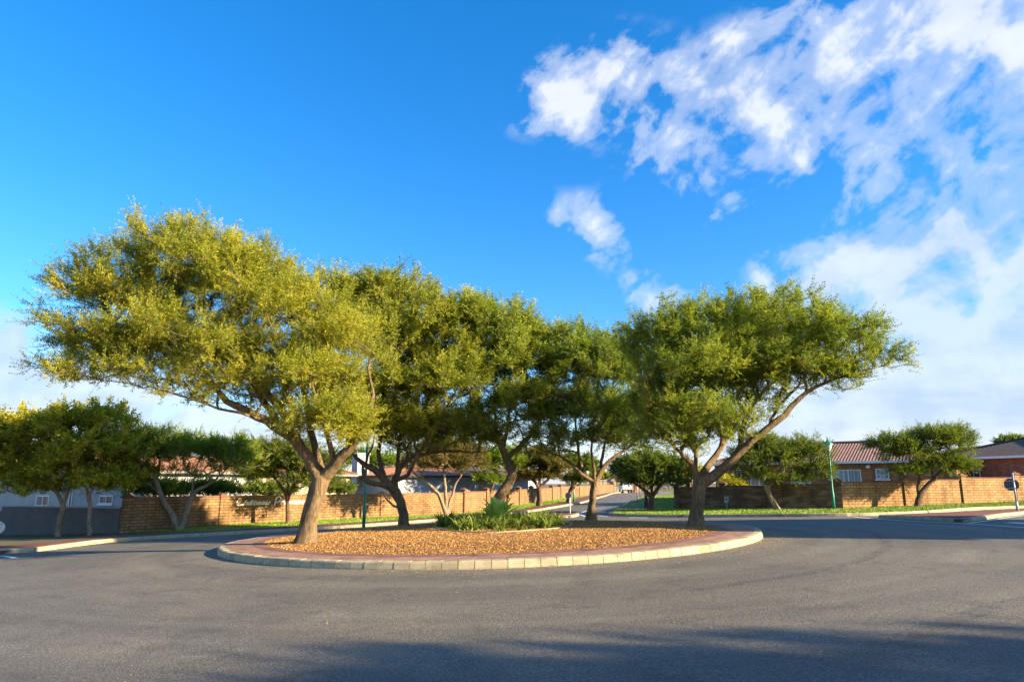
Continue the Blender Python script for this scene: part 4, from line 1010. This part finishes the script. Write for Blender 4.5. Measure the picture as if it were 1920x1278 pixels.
T2 = grow_tree('acacia_tree', 'acacia with dark crossing limbs behind the thick trunk, left of the plant bed', 'tree', ga,
  [[(758,991,0,.19),(757,965,0,.17),(751,940,0,.165),(742,922,0,.18)],
   [(742,922,0,.15),(722,900,0,.13),(703,880,-.1,.115),(685,872,-.2,.095),(668,858,-.3,.07),(655,840,-.4,.05),(645,800,-.5,.035),(640,740,-.5,.02)],
   [(735,930,-.2,.11),(715,908,-.6,.085),(692,904,-.8,.08),(683,897,-.9,.08),(681,882,-.9,.07),(679,872,-.9,.05)],
   [(722,900,0,.10),(712,870,.2,.085),(709,845,.3,.08),(712,810,.3,.065),(715,770,.2,.05),(720,700,.2,.035),(715,630,.2,.02)],
   [(685,872,-.2,.05),(690,852,0,.045),(698,838,.1,.035),(702,815,.2,.02)],
   [(742,922,0,.12),(740,900,.2,.11),(752,872,.4,.09),(775,855,.5,.075),(810,848,.6,.06),(860,845,.6,.04),(910,848,.5,.02)],
   [(740,905,.2,.09),(765,890,-.2,.075),(778,862,-.5,.06),(800,830,-.6,.05),(820,780,-.6,.035),(815,710,-.5,.02)],
   [(740,905,.1,.09),(745,870,.8,.08),(750,820,1.0,.065),(765,750,1.0,.045),(770,680,1.0,.03)],
   [(745,955,-.1,.045),(738,948,-.3,.04),(726,937,-.5,.032),(716,924,-.6,.025)]],
  25.3, [(620,575,95,65,2.4,0,1.0),(740,570,110,65,2.6,0,1.2),(680,650,120,70,2.6,-.5,1.0),(800,640,100,85,2.6,-.3,1.2),(830,730,85,70,2.2,-.8,1.1),(730,740,100,55,2.2,-.8,1.0),(790,820,90,28,2.0,.2,.9,.8),(870,825,80,22,1.8,.5,.7,.8),(640,730,60,50,1.5,0,.6),(700,800,50,28,1.2,-.5,.35,.5),(700,560,70,50,2.2,0,.8),(770,700,90,70,2.2,.5,1.0),(860,600,60,60,2.0,0,.8),(660,790,40,40,1.5,.5,.4),(760,780,70,40,1.8,-.8,.7),(700,800,110,50,2.2,.2,1.2,.5),(850,815,120,46,2.4,.3,1.6,.65),(800,845,90,24,2.0,.3,.6,.4),(780,795,120,46,1.8,-.4,1.2,.75),(640,750,60,50,1.6,.2,.8)],
  1600, M['leaf_acacia'], M['bark'], seed=22, tint=(.0, .74), sprays=12, per=18, spray_len=(.28, .66), leaf=(.088, .033), tip_r=.009)
T3 = grow_tree('acacia_tree', 'acacia with curving brown trunk rising behind the strap leaf plant bed', 'tree', ga,
  [[(921,976,0,.21),(924,955,0,.20),(935,932,0,.19),(952,908,0,.175),(961,890,0,.165),(957,872,0,.15),(950,858,0,.15)],
   [(950,858,0,.13),(943,842,-.1,.125),(936,828,-.2,.12),(922,815,-.3,.10),(910,800,-.4,.08),(900,770,-.5,.06),(885,730,-.5,.04),(870,680,-.5,.02)],
   [(950,858,0,.12),(963,848,.2,.10),(982,828,.3,.085),(1000,810,.3,.065),(1020,770,.2,.045),(1025,720,.2,.025)],
   [(936,828,-.2,.07),(930,800,.3,.06),(925,760,.6,.045),(930,700,.7,.03),(935,640,.7,.018)],
   [(943,842,-.1,.07),(950,810,-.5,.06),(955,770,-.8,.045),(965,720,-.9,.03)]],
  25.8, [(875,610,60,55,2.0,0,.9),(940,620,80,60,2.4,0,1.2),(1000,680,62,60,2.0,0,1.0),(900,700,80,45,2.0,-.5,1.0),(1010,745,52,40,1.6,-.4,.9),(960,740,60,30,1.6,-.8,.5),(880,760,40,20,1.0,-.8,.4,.6),(1020,780,40,22,1.0,-.5,.4),(950,680,90,70,2.4,.3,1.1),(1030,640,40,40,1.6,0,.6),(860,680,50,60,1.8,0,.7),(985,790,40,22,1.2,.2,.3,.6),(940,780,90,55,2.2,.2,1.3,.35),(1010,800,50,40,1.6,.2,.6,.45),(970,760,80,45,2.0,.4,1.0,.8)],
  800, M['leaf_acacia_green'], M['bark'], seed=33, tint=(.05, 1), sprays=12, per=18, spray_len=(.28, .64), leaf=(.088, .033), tip_r=.009)
T4 = grow_tree('acacia_tree', 'slender acacia with straight sunlit trunk in front of the far road', 'tree', ga,
  [[(1109,973,0,.155),(1109,950,0,.135),(1112,925,0,.13),(1116,903,0,.14)],
   [(1116,903,0,.10),(1127,882,0,.09),(1140,866,0,.075),(1158,852,0,.06),(1180,838,0,.04),(1200,815,0,.025)],
   [(1116,903,0,.10),(1104,897,-.1,.085),(1090,888,-.2,.075),(1072,870,-.3,.055),(1050,855,-.3,.04),(1015,842,-.3,.025),(990,832,-.3,.015)],
   [(1104,897,0,.07),(1092,880,.4,.065),(1085,850,.6,.055),(1080,815,.7,.045),(1078,760,.7,.03),(1075,700,.7,.018)],
   [(1127,882,0,.06),(1130,855,.4,.055),(1136,820,.5,.045),(1145,770,.5,.03),(1150,710,.5,.018)],
   [(1116,903,0,.06),(1112,870,-.4,.05),(1110,830,-.8,.04),(1112,780,-.9,.03)]],
  25.9, [(1075,690,62,75,2.2,.2,1.0),(1140,700,62,80,2.2,.2,1.1),(1100,770,85,50,2.2,-.2,1.0),(1175,760,45,50,1.8,0,.8),(1075,640,42,28,1.4,.2,.5),(1040,815,60,25,1.6,0,.6,.45),(1140,830,80,25,1.6,0,.6,.4),(1100,700,90,90,2.4,0,1.4),(1170,690,50,70,2,0,.8),(1060,770,60,50,2,0,.8),(1160,800,60,40,1.8,.2,.7),(1090,620,30,22,1.2,0,.3),(1090,830,110,50,2.3,.1,1.8,.45),(1180,820,80,50,2.0,.2,1.2,.4),(1020,850,70,24,1.8,0,.6,.35),(1130,780,90,50,2.2,.3,1.2,.8)],
  820, M['leaf_acacia_green'], M['bark'], seed=44, tint=(0, .7), sprays=12, per=18, spray_len=(.28, .64), leaf=(.088, .033), tip_r=.009)
T5 = grow_tree('acacia_tree', 'wide acacia with low fork and long limb reaching right, at the right of the island', 'tree', ga,
  [[(1305,989,0,.205),(1305,960,0,.19),(1309,930,0,.185),(1313,905,0,.21)],
   [(1318,905,0,.17),(1338,893,-.1,.145),(1358,876,-.2,.13),(1385,848,-.3,.12),(1408,827,-.4,.10),(1440,802,-.5,.09),(1472,777,-.5,.08),(1498,748,-.5,.07),(1530,725,-.5,.055),(1580,706,-.5,.035),(1640,690,-.4,.02),(1690,685,-.3,.01)],
   [(1385,848,-.3,.09),(1389,820,-.2,.08),(1396,790,0,.07),(1408,762,.2,.055),(1440,725,.4,.04),(1480,690,.5,.025)],
   [(1313,905,0,.11),(1304,885,.1,.095),(1298,868,.1,.085),(1282,856,-.1,.065),(1264,838,-.3,.05),(1246,815,-.4,.035),(1225,790,-.4,.02)],
   [(1313,905,0,.12),(1328,872,.3,.10),(1343,852,.5,.085),(1355,825,.6,.07),(1350,790,.7,.055),(1335,740,.8,.04),(1310,690,.8,.025)],
   [(1300,880,0,.07),(1305,840,.6,.06),(1300,800,.9,.05),(1280,740,1.0,.035),(1255,680,1.0,.02)],
   [(1343,852,.3,.07),(1370,810,1.0,.06),(1390,770,1.2,.05),(1420,710,1.3,.035),(1450,650,1.2,.02)],
   [(1440,802,-.5,.05),(1460,760,.3,.045),(1500,720,.6,.035),(1560,690,.7,.02)]],
  20.2, [(1250,630,85,52,2.2,.2,1.1),(1340,610,100,48,2.5,.2,1.1),(1450,610,105,55,2.6,.2,1.2),(1550,645,95,48,2.2,0,1.1),(1640,680,62,34,1.6,-.2,.9),(1300,700,100,60,2.3,-.4,1.0),(1410,690,110,48,2.2,-.2,.9),(1520,705,90,30,1.7,-.3,.7,.8),(1290,770,72,38,1.6,-.9,.9),(1240,735,52,50,1.6,0,.7),(1590,738,32,24,.6,-.6,.3,.6),(1370,770,80,32,1.4,0,.45,.5),(1280,830,60,25,1.0,-.4,.4,.45),(1430,580,90,30,1.8,0,.5),(1200,670,40,60,1.8,.2,.6),(1350,670,150,60,2.4,.6,1.4),(1300,810,70,40,1.4,.4,.6,.7),(1250,770,70,60,1.8,.6,.8),(1480,650,120,50,2.2,.4,1.0),(1400,740,90,30,1.4,.6,.6,.7),(1240,830,80,50,1.8,.2,1.2,.35),(1330,810,80,50,1.6,.3,1.0,.35),(1500,715,120,38,1.6,.2,.9,.4),(1420,770,70,34,1.2,.4,.5,.35),(1290,800,85,46,1.4,-.6,1.2,.8),(1370,790,60,36,1.2,-.5,.6,.7),(1240,790,55,60,1.6,.3,.9,.8),(1420,690,170,44,2.2,.6,1.4),(1330,720,120,60,2.0,.4,1.2)],
  1900, M['leaf_acacia_green'], M['bark'], seed=55, tint=(.0, .95), sprays=13, per=21, spray_len=(.22, .56), leaf=(.066, .024), tip_r=.008)

gs = 'street trees along the boundary walls'
def street(base, dist, limbs, blobs, n, leafm, label, seed, bark='bark_brown', leaf=(.11, .03), name='street_tree', **kw):
    L = [[(base[0], base[1], 0, limbs[0][0][3])]+limbs[0][1:]]+limbs[1:]
    a = dict(sprays=9, per=11, spray_len=(.25, .5), out_bias=.9, up=.35, tip_r=.007, flare=.7, tuft=True); a.update(kw)
    return grow_tree(name, label, 'tree', gs, L, dist, blobs, n, M[leafm], M[bark], leaf=leaf, seed=seed, **a)
def gd(px, py): return G(px, py, .13).y
S = {}
d = gd(110, 1005)
street((110,1005), d, [[(110,1005,0,.13),(112,970,0,.11),(118,950,0,.11)],[(118,950,0,.08),(108,925,0,.07),(90,890,0,.05),(70,850,0,.03)],[(118,950,0,.08),(128,920,0,.07),(130,880,.2,.05),(120,830,.2,.03)]],
  [(40,830,62,70,1.8,0),(100,815,70,55,1.8,0),(30,900,50,35,1.4,-.3),(110,890,60,40,1.5,-.3),(-40,850,60,80,1.8,0),(60,920,70,24,1.5,.2,.9),(20,870,80,50,1.8,.4,1.2)], 680, 'leaf_yellow', 'yellow green leafy street tree, leftmost, on the verge by the grey wall', 101, 'bark_pale', tuft=False, leaf=(.13, .065), per=8)
d = gd(167, 1004)
street((167,1004), d, [[(167,1004,0,.10),(168,965,0,.085),(167,935,0,.085)],[(167,935,0,.06),(160,905,0,.05),(150,860,0,.03)],[(167,935,0,.06),(178,900,0,.05),(195,850,0,.03)]],
  [(140,795,50,42,1.5,0),(205,795,45,40,1.5,0),(170,850,65,40,1.6,0),(185,910,42,28,1.1,-.2),(130,860,40,40,1.3,-.4),(200,900,60,36,1.5,.3,1.0),(230,850,40,45,1.5,.2,.8)], 520, 'leaf_yellow', 'yellow green street tree with straight slim trunk, second from the left', 102, 'bark_pale', tuft=False, leaf=(.13, .065), per=8)
d = gd(338, 993)
street((338,993), d, [[(338,993,0,.20),(330,978,0,.15),(318,955,0,.12),(303,930,0,.11),(294,905,0,.10),(285,885,0,.07),(265,872,0,.05),(240,860,0,.03)],
  [(345,985,0,.13),(350,960,0,.11),(355,937,0,.10),(368,920,0,.08),(395,905,0,.05),(420,885,0,.03)],[(303,930,0,.06),(285,912,-.3,.04),(283,908,-.4,.03)],[(294,905,0,.06),(298,880,.2,.05),(302,850,.3,.03)],[(355,937,0,.05),(362,905,.3,.045),(370,870,.4,.03)]],
  [(245,825,42,32,1.3,0,1,.9),(300,830,45,32,1.4,0,1,.8),(330,850,35,22,1.2,0,.6,.5),(240,880,45,25,1.3,.2),(395,845,52,24,1.6,0),(440,835,34,20,1.4,0),(430,880,45,24,1.4,.2,.8,.6),(270,850,70,40,1.6,.4,1.2),(360,850,60,35,1.6,.5,1.0,.8),(440,860,50,34,1.6,.3,1.0),(225,900,50,28,1.3,.3,.9),(330,890,50,22,1.3,.6,.6,.7)], 950, 'leaf_fresh', 'tree with two pale leaning trunks in a V beside the script wall', 103, 'bark_pale', tint=(.1, 1))
d = gd(541, 981)
street((541,981), d, [[(541,981,0,.15),(540,960,0,.11),(539,935,0,.11)],[(539,935,0,.08),(530,915,0,.07),(510,890,0,.04),(495,865,0,.02)],[(539,935,0,.08),(550,910,0,.06),(570,880,0,.04)],[(539,935,0,.07),(540,900,.2,.05),(538,860,.3,.03)]],
  [(500,850,45,28,1.7,0),(550,855,50,32,1.8,0),(600,880,40,40,1.6,0),(490,895,42,20,1.4,0,.8,.8),(570,905,45,16,1.3,0),(520,880,60,36,1.8,.3,1.2),(470,870,40,40,1.5,.2,.8),(600,910,40,18,1.4,0)], 800, 'leaf_dark', 'dark green tree standing just in front of the wall lettering', 104, 'bark_brown')
d = gd(838, 968)
street((838,968), d, [[(838,968,0,.13),(830,945,0,.11),(822,925,0,.10),(805,908,0,.09),(790,896,0,.07),(775,885,0,.04)],[(836,966,0,.11),(836,935,.2,.10),(834,905,.2,.08),(832,880,.2,.05)],[(840,966,.2,.09),(845,935,.3,.08),(855,905,.3,.05),(870,885,.3,.03)]],
  [(790,872,40,22,1.9,0,1,.7),(835,868,42,26,2.0,0),(880,872,34,24,1.8,0,1,.7),(835,850,70,30,2.2,.6,1.2)], 460, 'leaf_dry', 'olive tree with several pale papery trunks against the wall', 105, 'bark_pale', leaf=(.15, .04), tint=(0, .8))
d = 52
street((917,957), d, [[(917,957,0,.14),(915,935,0,.12)],[(915,935,0,.09),(905,915,0,.06),(895,890,0,.04)],[(915,935,0,.09),(925,910,0,.06),(930,880,0,.04)]],
  [(900,868,35,28,2.0,0),(945,865,38,34,2.2,0),(915,900,32,14,1.5,0)], 300, 'leaf_fresh', 'green tree half hidden behind the curved island trunk', 106, leaf=(.16, .045))
d = gd(1011, 948)
street((1011,948), d, [[(1011,948,0,.25),(1012,930,0,.21),(1011,915,0,.21)],[(1011,915,0,.15),(1003,903,0,.12),(985,885,0,.07)],[(1011,915,0,.15),(1022,903,0,.11),(1040,885,0,.06)],[(1011,915,0,.12),(1012,885,.2,.09),(1012,860,.2,.05)]],
  [(975,875,28,24,2.4,0),(1010,862,36,26,2.8,0),(1045,880,28,24,2.4,0),(1010,893,40,12,2.2,0)], 420, 'leaf_dry', 'olive yellow tree with short thick trunk on the left verge of the far road', 107, leaf=(.2, .055), tint=(0, .6), tip_r=.012)
d = gd(1066, 941)
street((1066,941), d, [[(1066,941,0,.26),(1069,925,0,.22),(1074,912,0,.2)],[(1074,912,0,.15),(1085,895,0,.1),(1095,880,0,.06)],[(1074,912,0,.13),(1070,890,0,.09),(1065,870,0,.05)]],
  [(1070,872,22,20,2.4,0),(1098,878,22,22,2.4,0),(1085,900,28,10,2.2,0)], 260, 'leaf_dark', 'dark leaning tree behind the small disc sign', 108, leaf=(.24, .06), tip_r=.012)
d = gd(1219, 957)
street((1219,957), d, [[(1219,957,0,.17),(1221,940,0,.15),(1222,932,0,.15)],[(1222,932,0,.11),(1212,922,0,.1),(1200,912,0,.08),(1188,905,0,.05)],[(1222,932,0,.12),(1230,920,0,.10),(1240,908,0,.07),(1252,895,0,.04)],[(1222,932,0,.08),(1222,905,.3,.06),(1222,880,.3,.04)]],
  [(1185,885,32,26,1.7,0),(1215,870,38,26,1.9,0),(1260,880,34,28,1.8,0),(1195,905,30,12,1.4,0),(1245,905,38,14,1.5,0),(1165,880,18,20,1.2,.4)], 480, 'leaf_dark', 'dark rounded tree with forked trunk on the lawn right of the far road', 109, leaf=(.13, .038), tint=(0, .95))
street((1211,952), d+4, [[(1211,952,0,.12),(1211,930,0,.10),(1210,915,0,.09),(1205,895,0,.05)]], [(1200,885,22,18,1.2,0),(1222,880,18,16,1.2,0)], 120, 'leaf_dark', 'thin straight trunk tree just behind the forked lawn tree', 110, leaf=(.15, .04))
d = gd(1460, 956)
street((1461,956), d, [[(1461,956,0,.17),(1452,945,0,.13),(1444,930,0,.12),(1438,915,0,.11)],[(1438,915,0,.08),(1430,903,0,.065),(1415,885,0,.04)],[(1441,920,0,.08),(1446,905,.1,.065),(1465,890,.2,.045),(1500,875,.2,.025)],[(1438,915,0,.06),(1440,890,.3,.05),(1445,860,.3,.03)]],
  [(1400,868,35,36,1.3,0),(1450,862,48,40,1.5,0),(1510,850,42,34,1.4,0),(1530,885,30,26,1.2,0),(1425,895,48,12,1.1,0),(1425,830,30,16,1.0,0),(1480,900,40,10,1.0,0)], 760, 'leaf_dark', 'wide bushy tree with leaning pale trunk before the dark brick wall', 111, 'bark_pale', leaf=(.10, .028), tint=(.05, 1))
d = gd(1722, 950)
street((1720,951), d, [[(1720,951,0,.22),(1722,938,0,.17),(1727,925,0,.13),(1737,912,0,.11),(1750,900,0,.09),(1762,885,0,.05)],[(1722,938,0,.10),(1721,915,.1,.085),(1724,895,.1,.06),(1718,870,.1,.035)],[(1750,900,0,.05),(1745,875,.2,.045),(1745,845,.2,.03)]],
  [(1665,835,34,22,1.2,0,1,.8),(1700,850,38,30,1.4,0),(1745,825,42,28,1.4,0),(1790,835,32,30,1.2,0,1,.8),(1770,870,40,24,1.3,0),(1805,880,26,18,1.0,0),(1700,885,34,12,1.0,0),(1790,812,22,14,.8,0)], 760, 'leaf_dark', 'spreading tree with dark split trunk before the sunlit brick wall', 112, leaf=(.10, .026), tint=(.1, 1))

# smaller plants and trees in the gardens behind
def bg_tree(label, px, py, Y, rx, ry, leafm, seed, n=160, leaf=(.22, .07), trunk=.12):
    b = P(px, py, Y); return grow_tree('garden_tree', label, 'tree', 'garden trees behind the walls', [[(px,py,0,trunk),(px+1,py-ry*.8,0,trunk*.7),(px,py-ry*1.6,0,trunk*.4)]], Y,
      [(px-rx*.35,py-ry*2.1,rx*.7,ry,1.5,0),(px+rx*.4,py-ry*1.9,rx*.65,ry*.9,1.5,0)], n, M[leafm], M['bark_brown'], leaf=leaf, sprays=5, per=8, spray_len=(.3, .6), seed=seed, tuft=True, maxr=9)
bg_tree('dark green garden shrub behind the script wall beside the chimney house', 636, 945, 46, 28, 13, 'leaf_dark', 201, leaf=(.16, .05))
bg_tree('yellow flowering garden shrub above the dark brick wall', 1372, 935, 42, 16, 12, 'leaf_yellow', 202, 90, leaf=(.14, .05))
bg_tree('far bright green tree beyond the estate gate', 1128, 915, 165, 22, 10, 'leaf_yellow', 203, 160, (.5, .16), .2)
bg_tree('far green tree above the cream gate pillars', 1152, 918, 150, 13, 8, 'leaf_fresh', 204, 120, (.45, .15), .2)
bg_tree('dark tree behind the roof at the right edge', 1903, 865, 70, 26, 15, 'leaf_dark', 205, 160, (.3, .08), .2)
bg_tree('pale green treetop between the two brick houses', 1812, 872, 62, 18, 9, 'leaf_fresh', 206, 120, (.25, .08), .15)
bg_tree('dark bushy garden tree behind the near end of the script wall', 300, 955, 36, 55, 17, 'leaf_dark', 213, 380, (.14, .045), .15)
bg_tree('dark leafy garden shrub above the wall left of the lettering', 400, 950, 38, 45, 15, 'leaf_dark', 214, 300, (.14, .045), .12)
bg_tree('garden shrub behind the wall between the lettering and the thick trunk', 505, 945, 42, 45, 12, 'leaf_dark', 215, 240, (.15, .05), .12)
bg_tree('large garden tree behind the plant bed and far wall', 700, 925, 66, 60, 28, 'leaf_fresh', 207, 330, (.24, .07), .2)
bg_tree('green garden tree behind the low hanging acacia limbs', 860, 920, 72, 55, 24, 'leaf_yellow', 208, 300, (.26, .07), .2)
bg_tree('dark garden tree between the cream house and the script wall', 425, 950, 50, 50, 22, 'leaf_dark', 209, 260, (.2, .06), .2)
bg_tree('garden tree behind the pale house at the far left', 250, 950, 52, 60, 30, 'leaf_dark', 210, 320, (.2, .06), .2)
bg_tree('yellow green tree beyond the lawn and dark wall corner', 1290, 930, 56, 26, 20, 'leaf_yellow', 211, 220, (.2, .06), .2)
bg_tree('dark distant tree over the end of the far road', 1190, 922, 120, 26, 13, 'leaf_dark', 212, 240, (.4, .12), .2)

# ------------------------------------------------------------------ plant bed
def strap_clump(seed, n=26, L=.5, w=.035, agave=False):
    rng = random.Random(seed); V, F, T = [], [], []
    for i in range(n):
        a = rng.uniform(0, 2*math.pi); lean = rng.uniform(.25, 1.5); l = L*rng.uniform(.7, 1.15); d = Vector((math.cos(a), math.sin(a), 0)); s = Vector((-d.y, d.x, 0))
        if agave: a = i*2.4; d = Vector((math.cos(a), math.sin(a), 0)); s = Vector((-d.y, d.x, 0)); lean = .25+.95*i/n; l = L*rng.uniform(.9, 1.1)
        k = 7; o = len(V); p = d*.03; ang = math.pi/2-lean*.55; t0 = rng.random()
        for j in range(k+1):
            t = j/k; ww = w*(math.sin(math.pi*min(1, t*.85+.12))**.6 if agave else (1-t**3)*.9+.1)*.5
            if j == k: ww = .002
            q = p+Vector((0,0,0)); fold = Vector((0,0,ww*.35))
            V += [q-s*ww+fold, q, q+s*ww+fold]; T += [min(1, t0*.6+t*.4)]*3
            p = p+(d*math.cos(ang)+Vector((0,0,math.sin(ang))))*l/k; ang -= lean*(.42 if not agave else .16)*(.4+t)
        for j in range(k):
            for c in (0, 1): F.append((o+3*j+c, o+3*j+c+1, o+3*(j+1)+c+1, o+3*(j+1)+c))
    me = bpy.data.meshes.new('strap_plant'); me.from_pydata([tuple(v) for v in V], [], F)
    at = me.attributes.new('tint', 'FLOAT', 'POINT'); at.data.foreach_set('value', T)
    me.materials.append(M['leaf_agave' if agave else 'leaf_strap']); me.update(); return me
bedc = [Vector(G(x, y, .2)[:2]) for x, y in ((818,993),(850,998),(900,1001.5),(960,999.5),(1010,996),(1060,991),(1072,984),(1040,977.5),(980,974.5),(900,974.5),(840,979),(815,986),(818,993))]
bed = resample(bedc, 80)
bm = MB(); bcx = sum((p.x for p in bed[:-1]))/79; bcy = sum((p.y for p in bed[:-1]))/79
for i in range(len(bed)-1):
    p, q = bed[i], bed[i+1]; zp, zq = mulch_z(p.x, p.y), mulch_z(q.x, q.y); c = Vector((bcx, bcy))
    pi, qi = p+(c-p).normalized()*.06, q+(c-q).normalized()*.06
    bm.add([(p.x,p.y,zp-.03),(q.x,q.y,zq-.03),(q.x,q.y,zq+.045),(p.x,p.y,zp+.045),(qi.x,qi.y,zq+.045),(pi.x,pi.y,zp+.045),(qi.x,qi.y,zq-.03),(pi.x,pi.y,zp-.03)], [(0,1,2,3),(3,2,4,5),(5,4,6,7)])
struct(bm.build('bed_edging', M['kerb']))
variants = [strap_clump(s, 30, .46, .04) for s in range(6)]
pts = []; tries = 0
xs = [p.x for p in bed]; ys = [p.y for p in bed]
def inside(x, y):
    c = False; n = len(bed)
    for i in range(n-1):
        a, b = bed[i], bed[i+1]
        if (a.y > y) != (b.y > y) and x < (b.x-a.x)*(y-a.y)/(b.y-a.y)+a.x: c = not c
    return c
agp = G(933, 986, .2)
while len(pts) < 84 and tries < 9000:
    tries += 1; x = random.uniform(min(xs), max(xs)); y = random.uniform(min(ys), max(ys))
    if inside(x, y) and min(((Vector((x, y))-b).length for b in bed)) > .18 and all((x-a)**2+(y-b)**2 > .2**2 for a, b in pts) and (x-agp.x)**2+(y-agp.y)**2 > .35**2: pts.append((x, y))
for i, (x, y) in enumerate(pts):
    o = bpy.data.objects.new('strap_plant', variants[i % 6]); COL.objects.link(o); s = random.uniform(.85, 1.25)
    o.location = (x, y, mulch_z(x, y)-.02); o.rotation_euler = (0, 0, random.uniform(0, 6.28)); o.scale = (s, s, s)
    tag(o, 'dark green strap leaved plant packed in the kerbed island bed', 'plant', 'strap leaved plants filling the island bed')
o = bpy.data.objects.new('agave_plant', strap_clump(99, 24, .92, .20, True)); COL.objects.link(o); o.location = (agp.x, agp.y, mulch_z(agp.x, agp.y)); 
tag(o, 'large pale green agave rosette standing above the strap plants', 'agave')

# grass blades on the verges, fallen leaves
def scatter_between(a, b, n, f0=0., f1=1.):
    A = np.array([tuple(p) for p in a]); B = np.array([tuple(p) for p in b]); i = RNG.uniform(0, len(A)-1.001, n); k = i.astype(int); t = (i-k)[:, None]
    p = A[k]*(1-t)+A[k+1]*t; q = B[k]*(1-t)+B[k+1]*t; s = RNG.uniform(f0, f1, n)[:, None]; return p*(1-s)+q*s
def blades(a, b, n, label, h=(.03, .075)):
    p = scatter_between(a, b, n); z = zarr(p[:, 0], p[:, 1])+.135; n = len(p)
    base = np.stack([p[:, 0], p[:, 1], z], 1); th = RNG.uniform(0, 2*np.pi, n); w = np.stack([np.cos(th), np.sin(th), th*0], 1)*RNG.uniform(.008, .02, n)[:, None]
    tipv = np.stack([RNG.normal(0, .02, n), RNG.normal(0, .02, n), RNG.uniform(*h, n)], 1)
    V = np.stack([base-w, base+w, base+tipv], 1).reshape(-1, 3); F = np.arange(n*3).reshape(-1, 3)
    o = np_mesh('grass_blades', V, F, M['blade'], attr=np.repeat(RNG.uniform(0, 1, n), 3)); tag(o, label, 'grass', kind='stuff')
blades(b2[isp:110], wline[isp:110], 60000, 'short mown grass on the left verge')
blades(ka[40:], wa[40:], 70000, 'short mown grass on the right verge')
def litter():
    n = 4200; a = RNG.uniform(-1.9, .6, n); r = IR+np.abs(RNG.normal(0, .5, n))+.02; x = IC.x+np.cos(a)*r; y = IC.y+np.sin(a)*r
    k = RNG.uniform(0, 1, n) < np.where(a > -.9, 1, .35); x, y = x[k], y[k]
    x2 = RNG.uniform(-8, 9, 260); y2 = RNG.uniform(5, 16, 260); q = (x2-IC.x)**2+(y2-IC.y)**2 > (IR+.1)**2; x = np.concatenate([x, x2[q]]); y = np.concatenate([y, y2[q]]); n = len(x)
    z = zarr(x, y)+.012; d = unit(RNG.normal(size=(n, 3))*[1, 1, .1]); e = unit(np.cross(d, np.array([0, 0, 1.0])+RNG.normal(0, .2, (n, 3))))
    quads_stuff('leaf_litter', np.stack([x, y, z], 1), d*RNG.uniform(.006, .018, n)[:, None], e*RNG.uniform(.003, .007, n)[:, None], M['chip'], RNG.uniform(.4, 1, n), 'tiny dry leaves scattered on the asphalt beside the island kerb', 'leaf litter')
litter()

# ------------------------------------------------------------------ what stands outside the picture and throws the long shadows
def copy_tree(src, loc, rz, sc, label):
    c = src.copy(); COL.objects.link(c); c.location = loc; c.rotation_euler = (0, 0, rz); c.scale = (sc, sc, sc); c['label'] = label; c['group'] = 'trees outside the picture'
    for ch in src.children:
        k = ch.copy(); COL.objects.link(k); k.parent = c
    return c
copy_tree(T5, onground(22.5, -1.2, .1), R(200), 1.1, 'wide acacia across the road outside the picture, nearest the camera')
copy_tree(T1, onground(27.5, -5.2, .1), R(150), 1.0, 'tall acacia outside the picture behind the nearest one')
copy_tree(T3, onground(34, 5.2, .1), R(60), .95, 'acacia outside the picture beside the tall shaded house')
hc = Vector((27, 16.2)); ux = Vector((-.342, -.94)); vx = Vector((.94, -.342))
house('tall_house', 'two storey plastered house outside the picture on the right', hc-ux*4.9-vx*4, hc+ux*4.9-vx*4, 9, 0.4, 7.6, 9.6, gable=False, roofm='roof_grey')
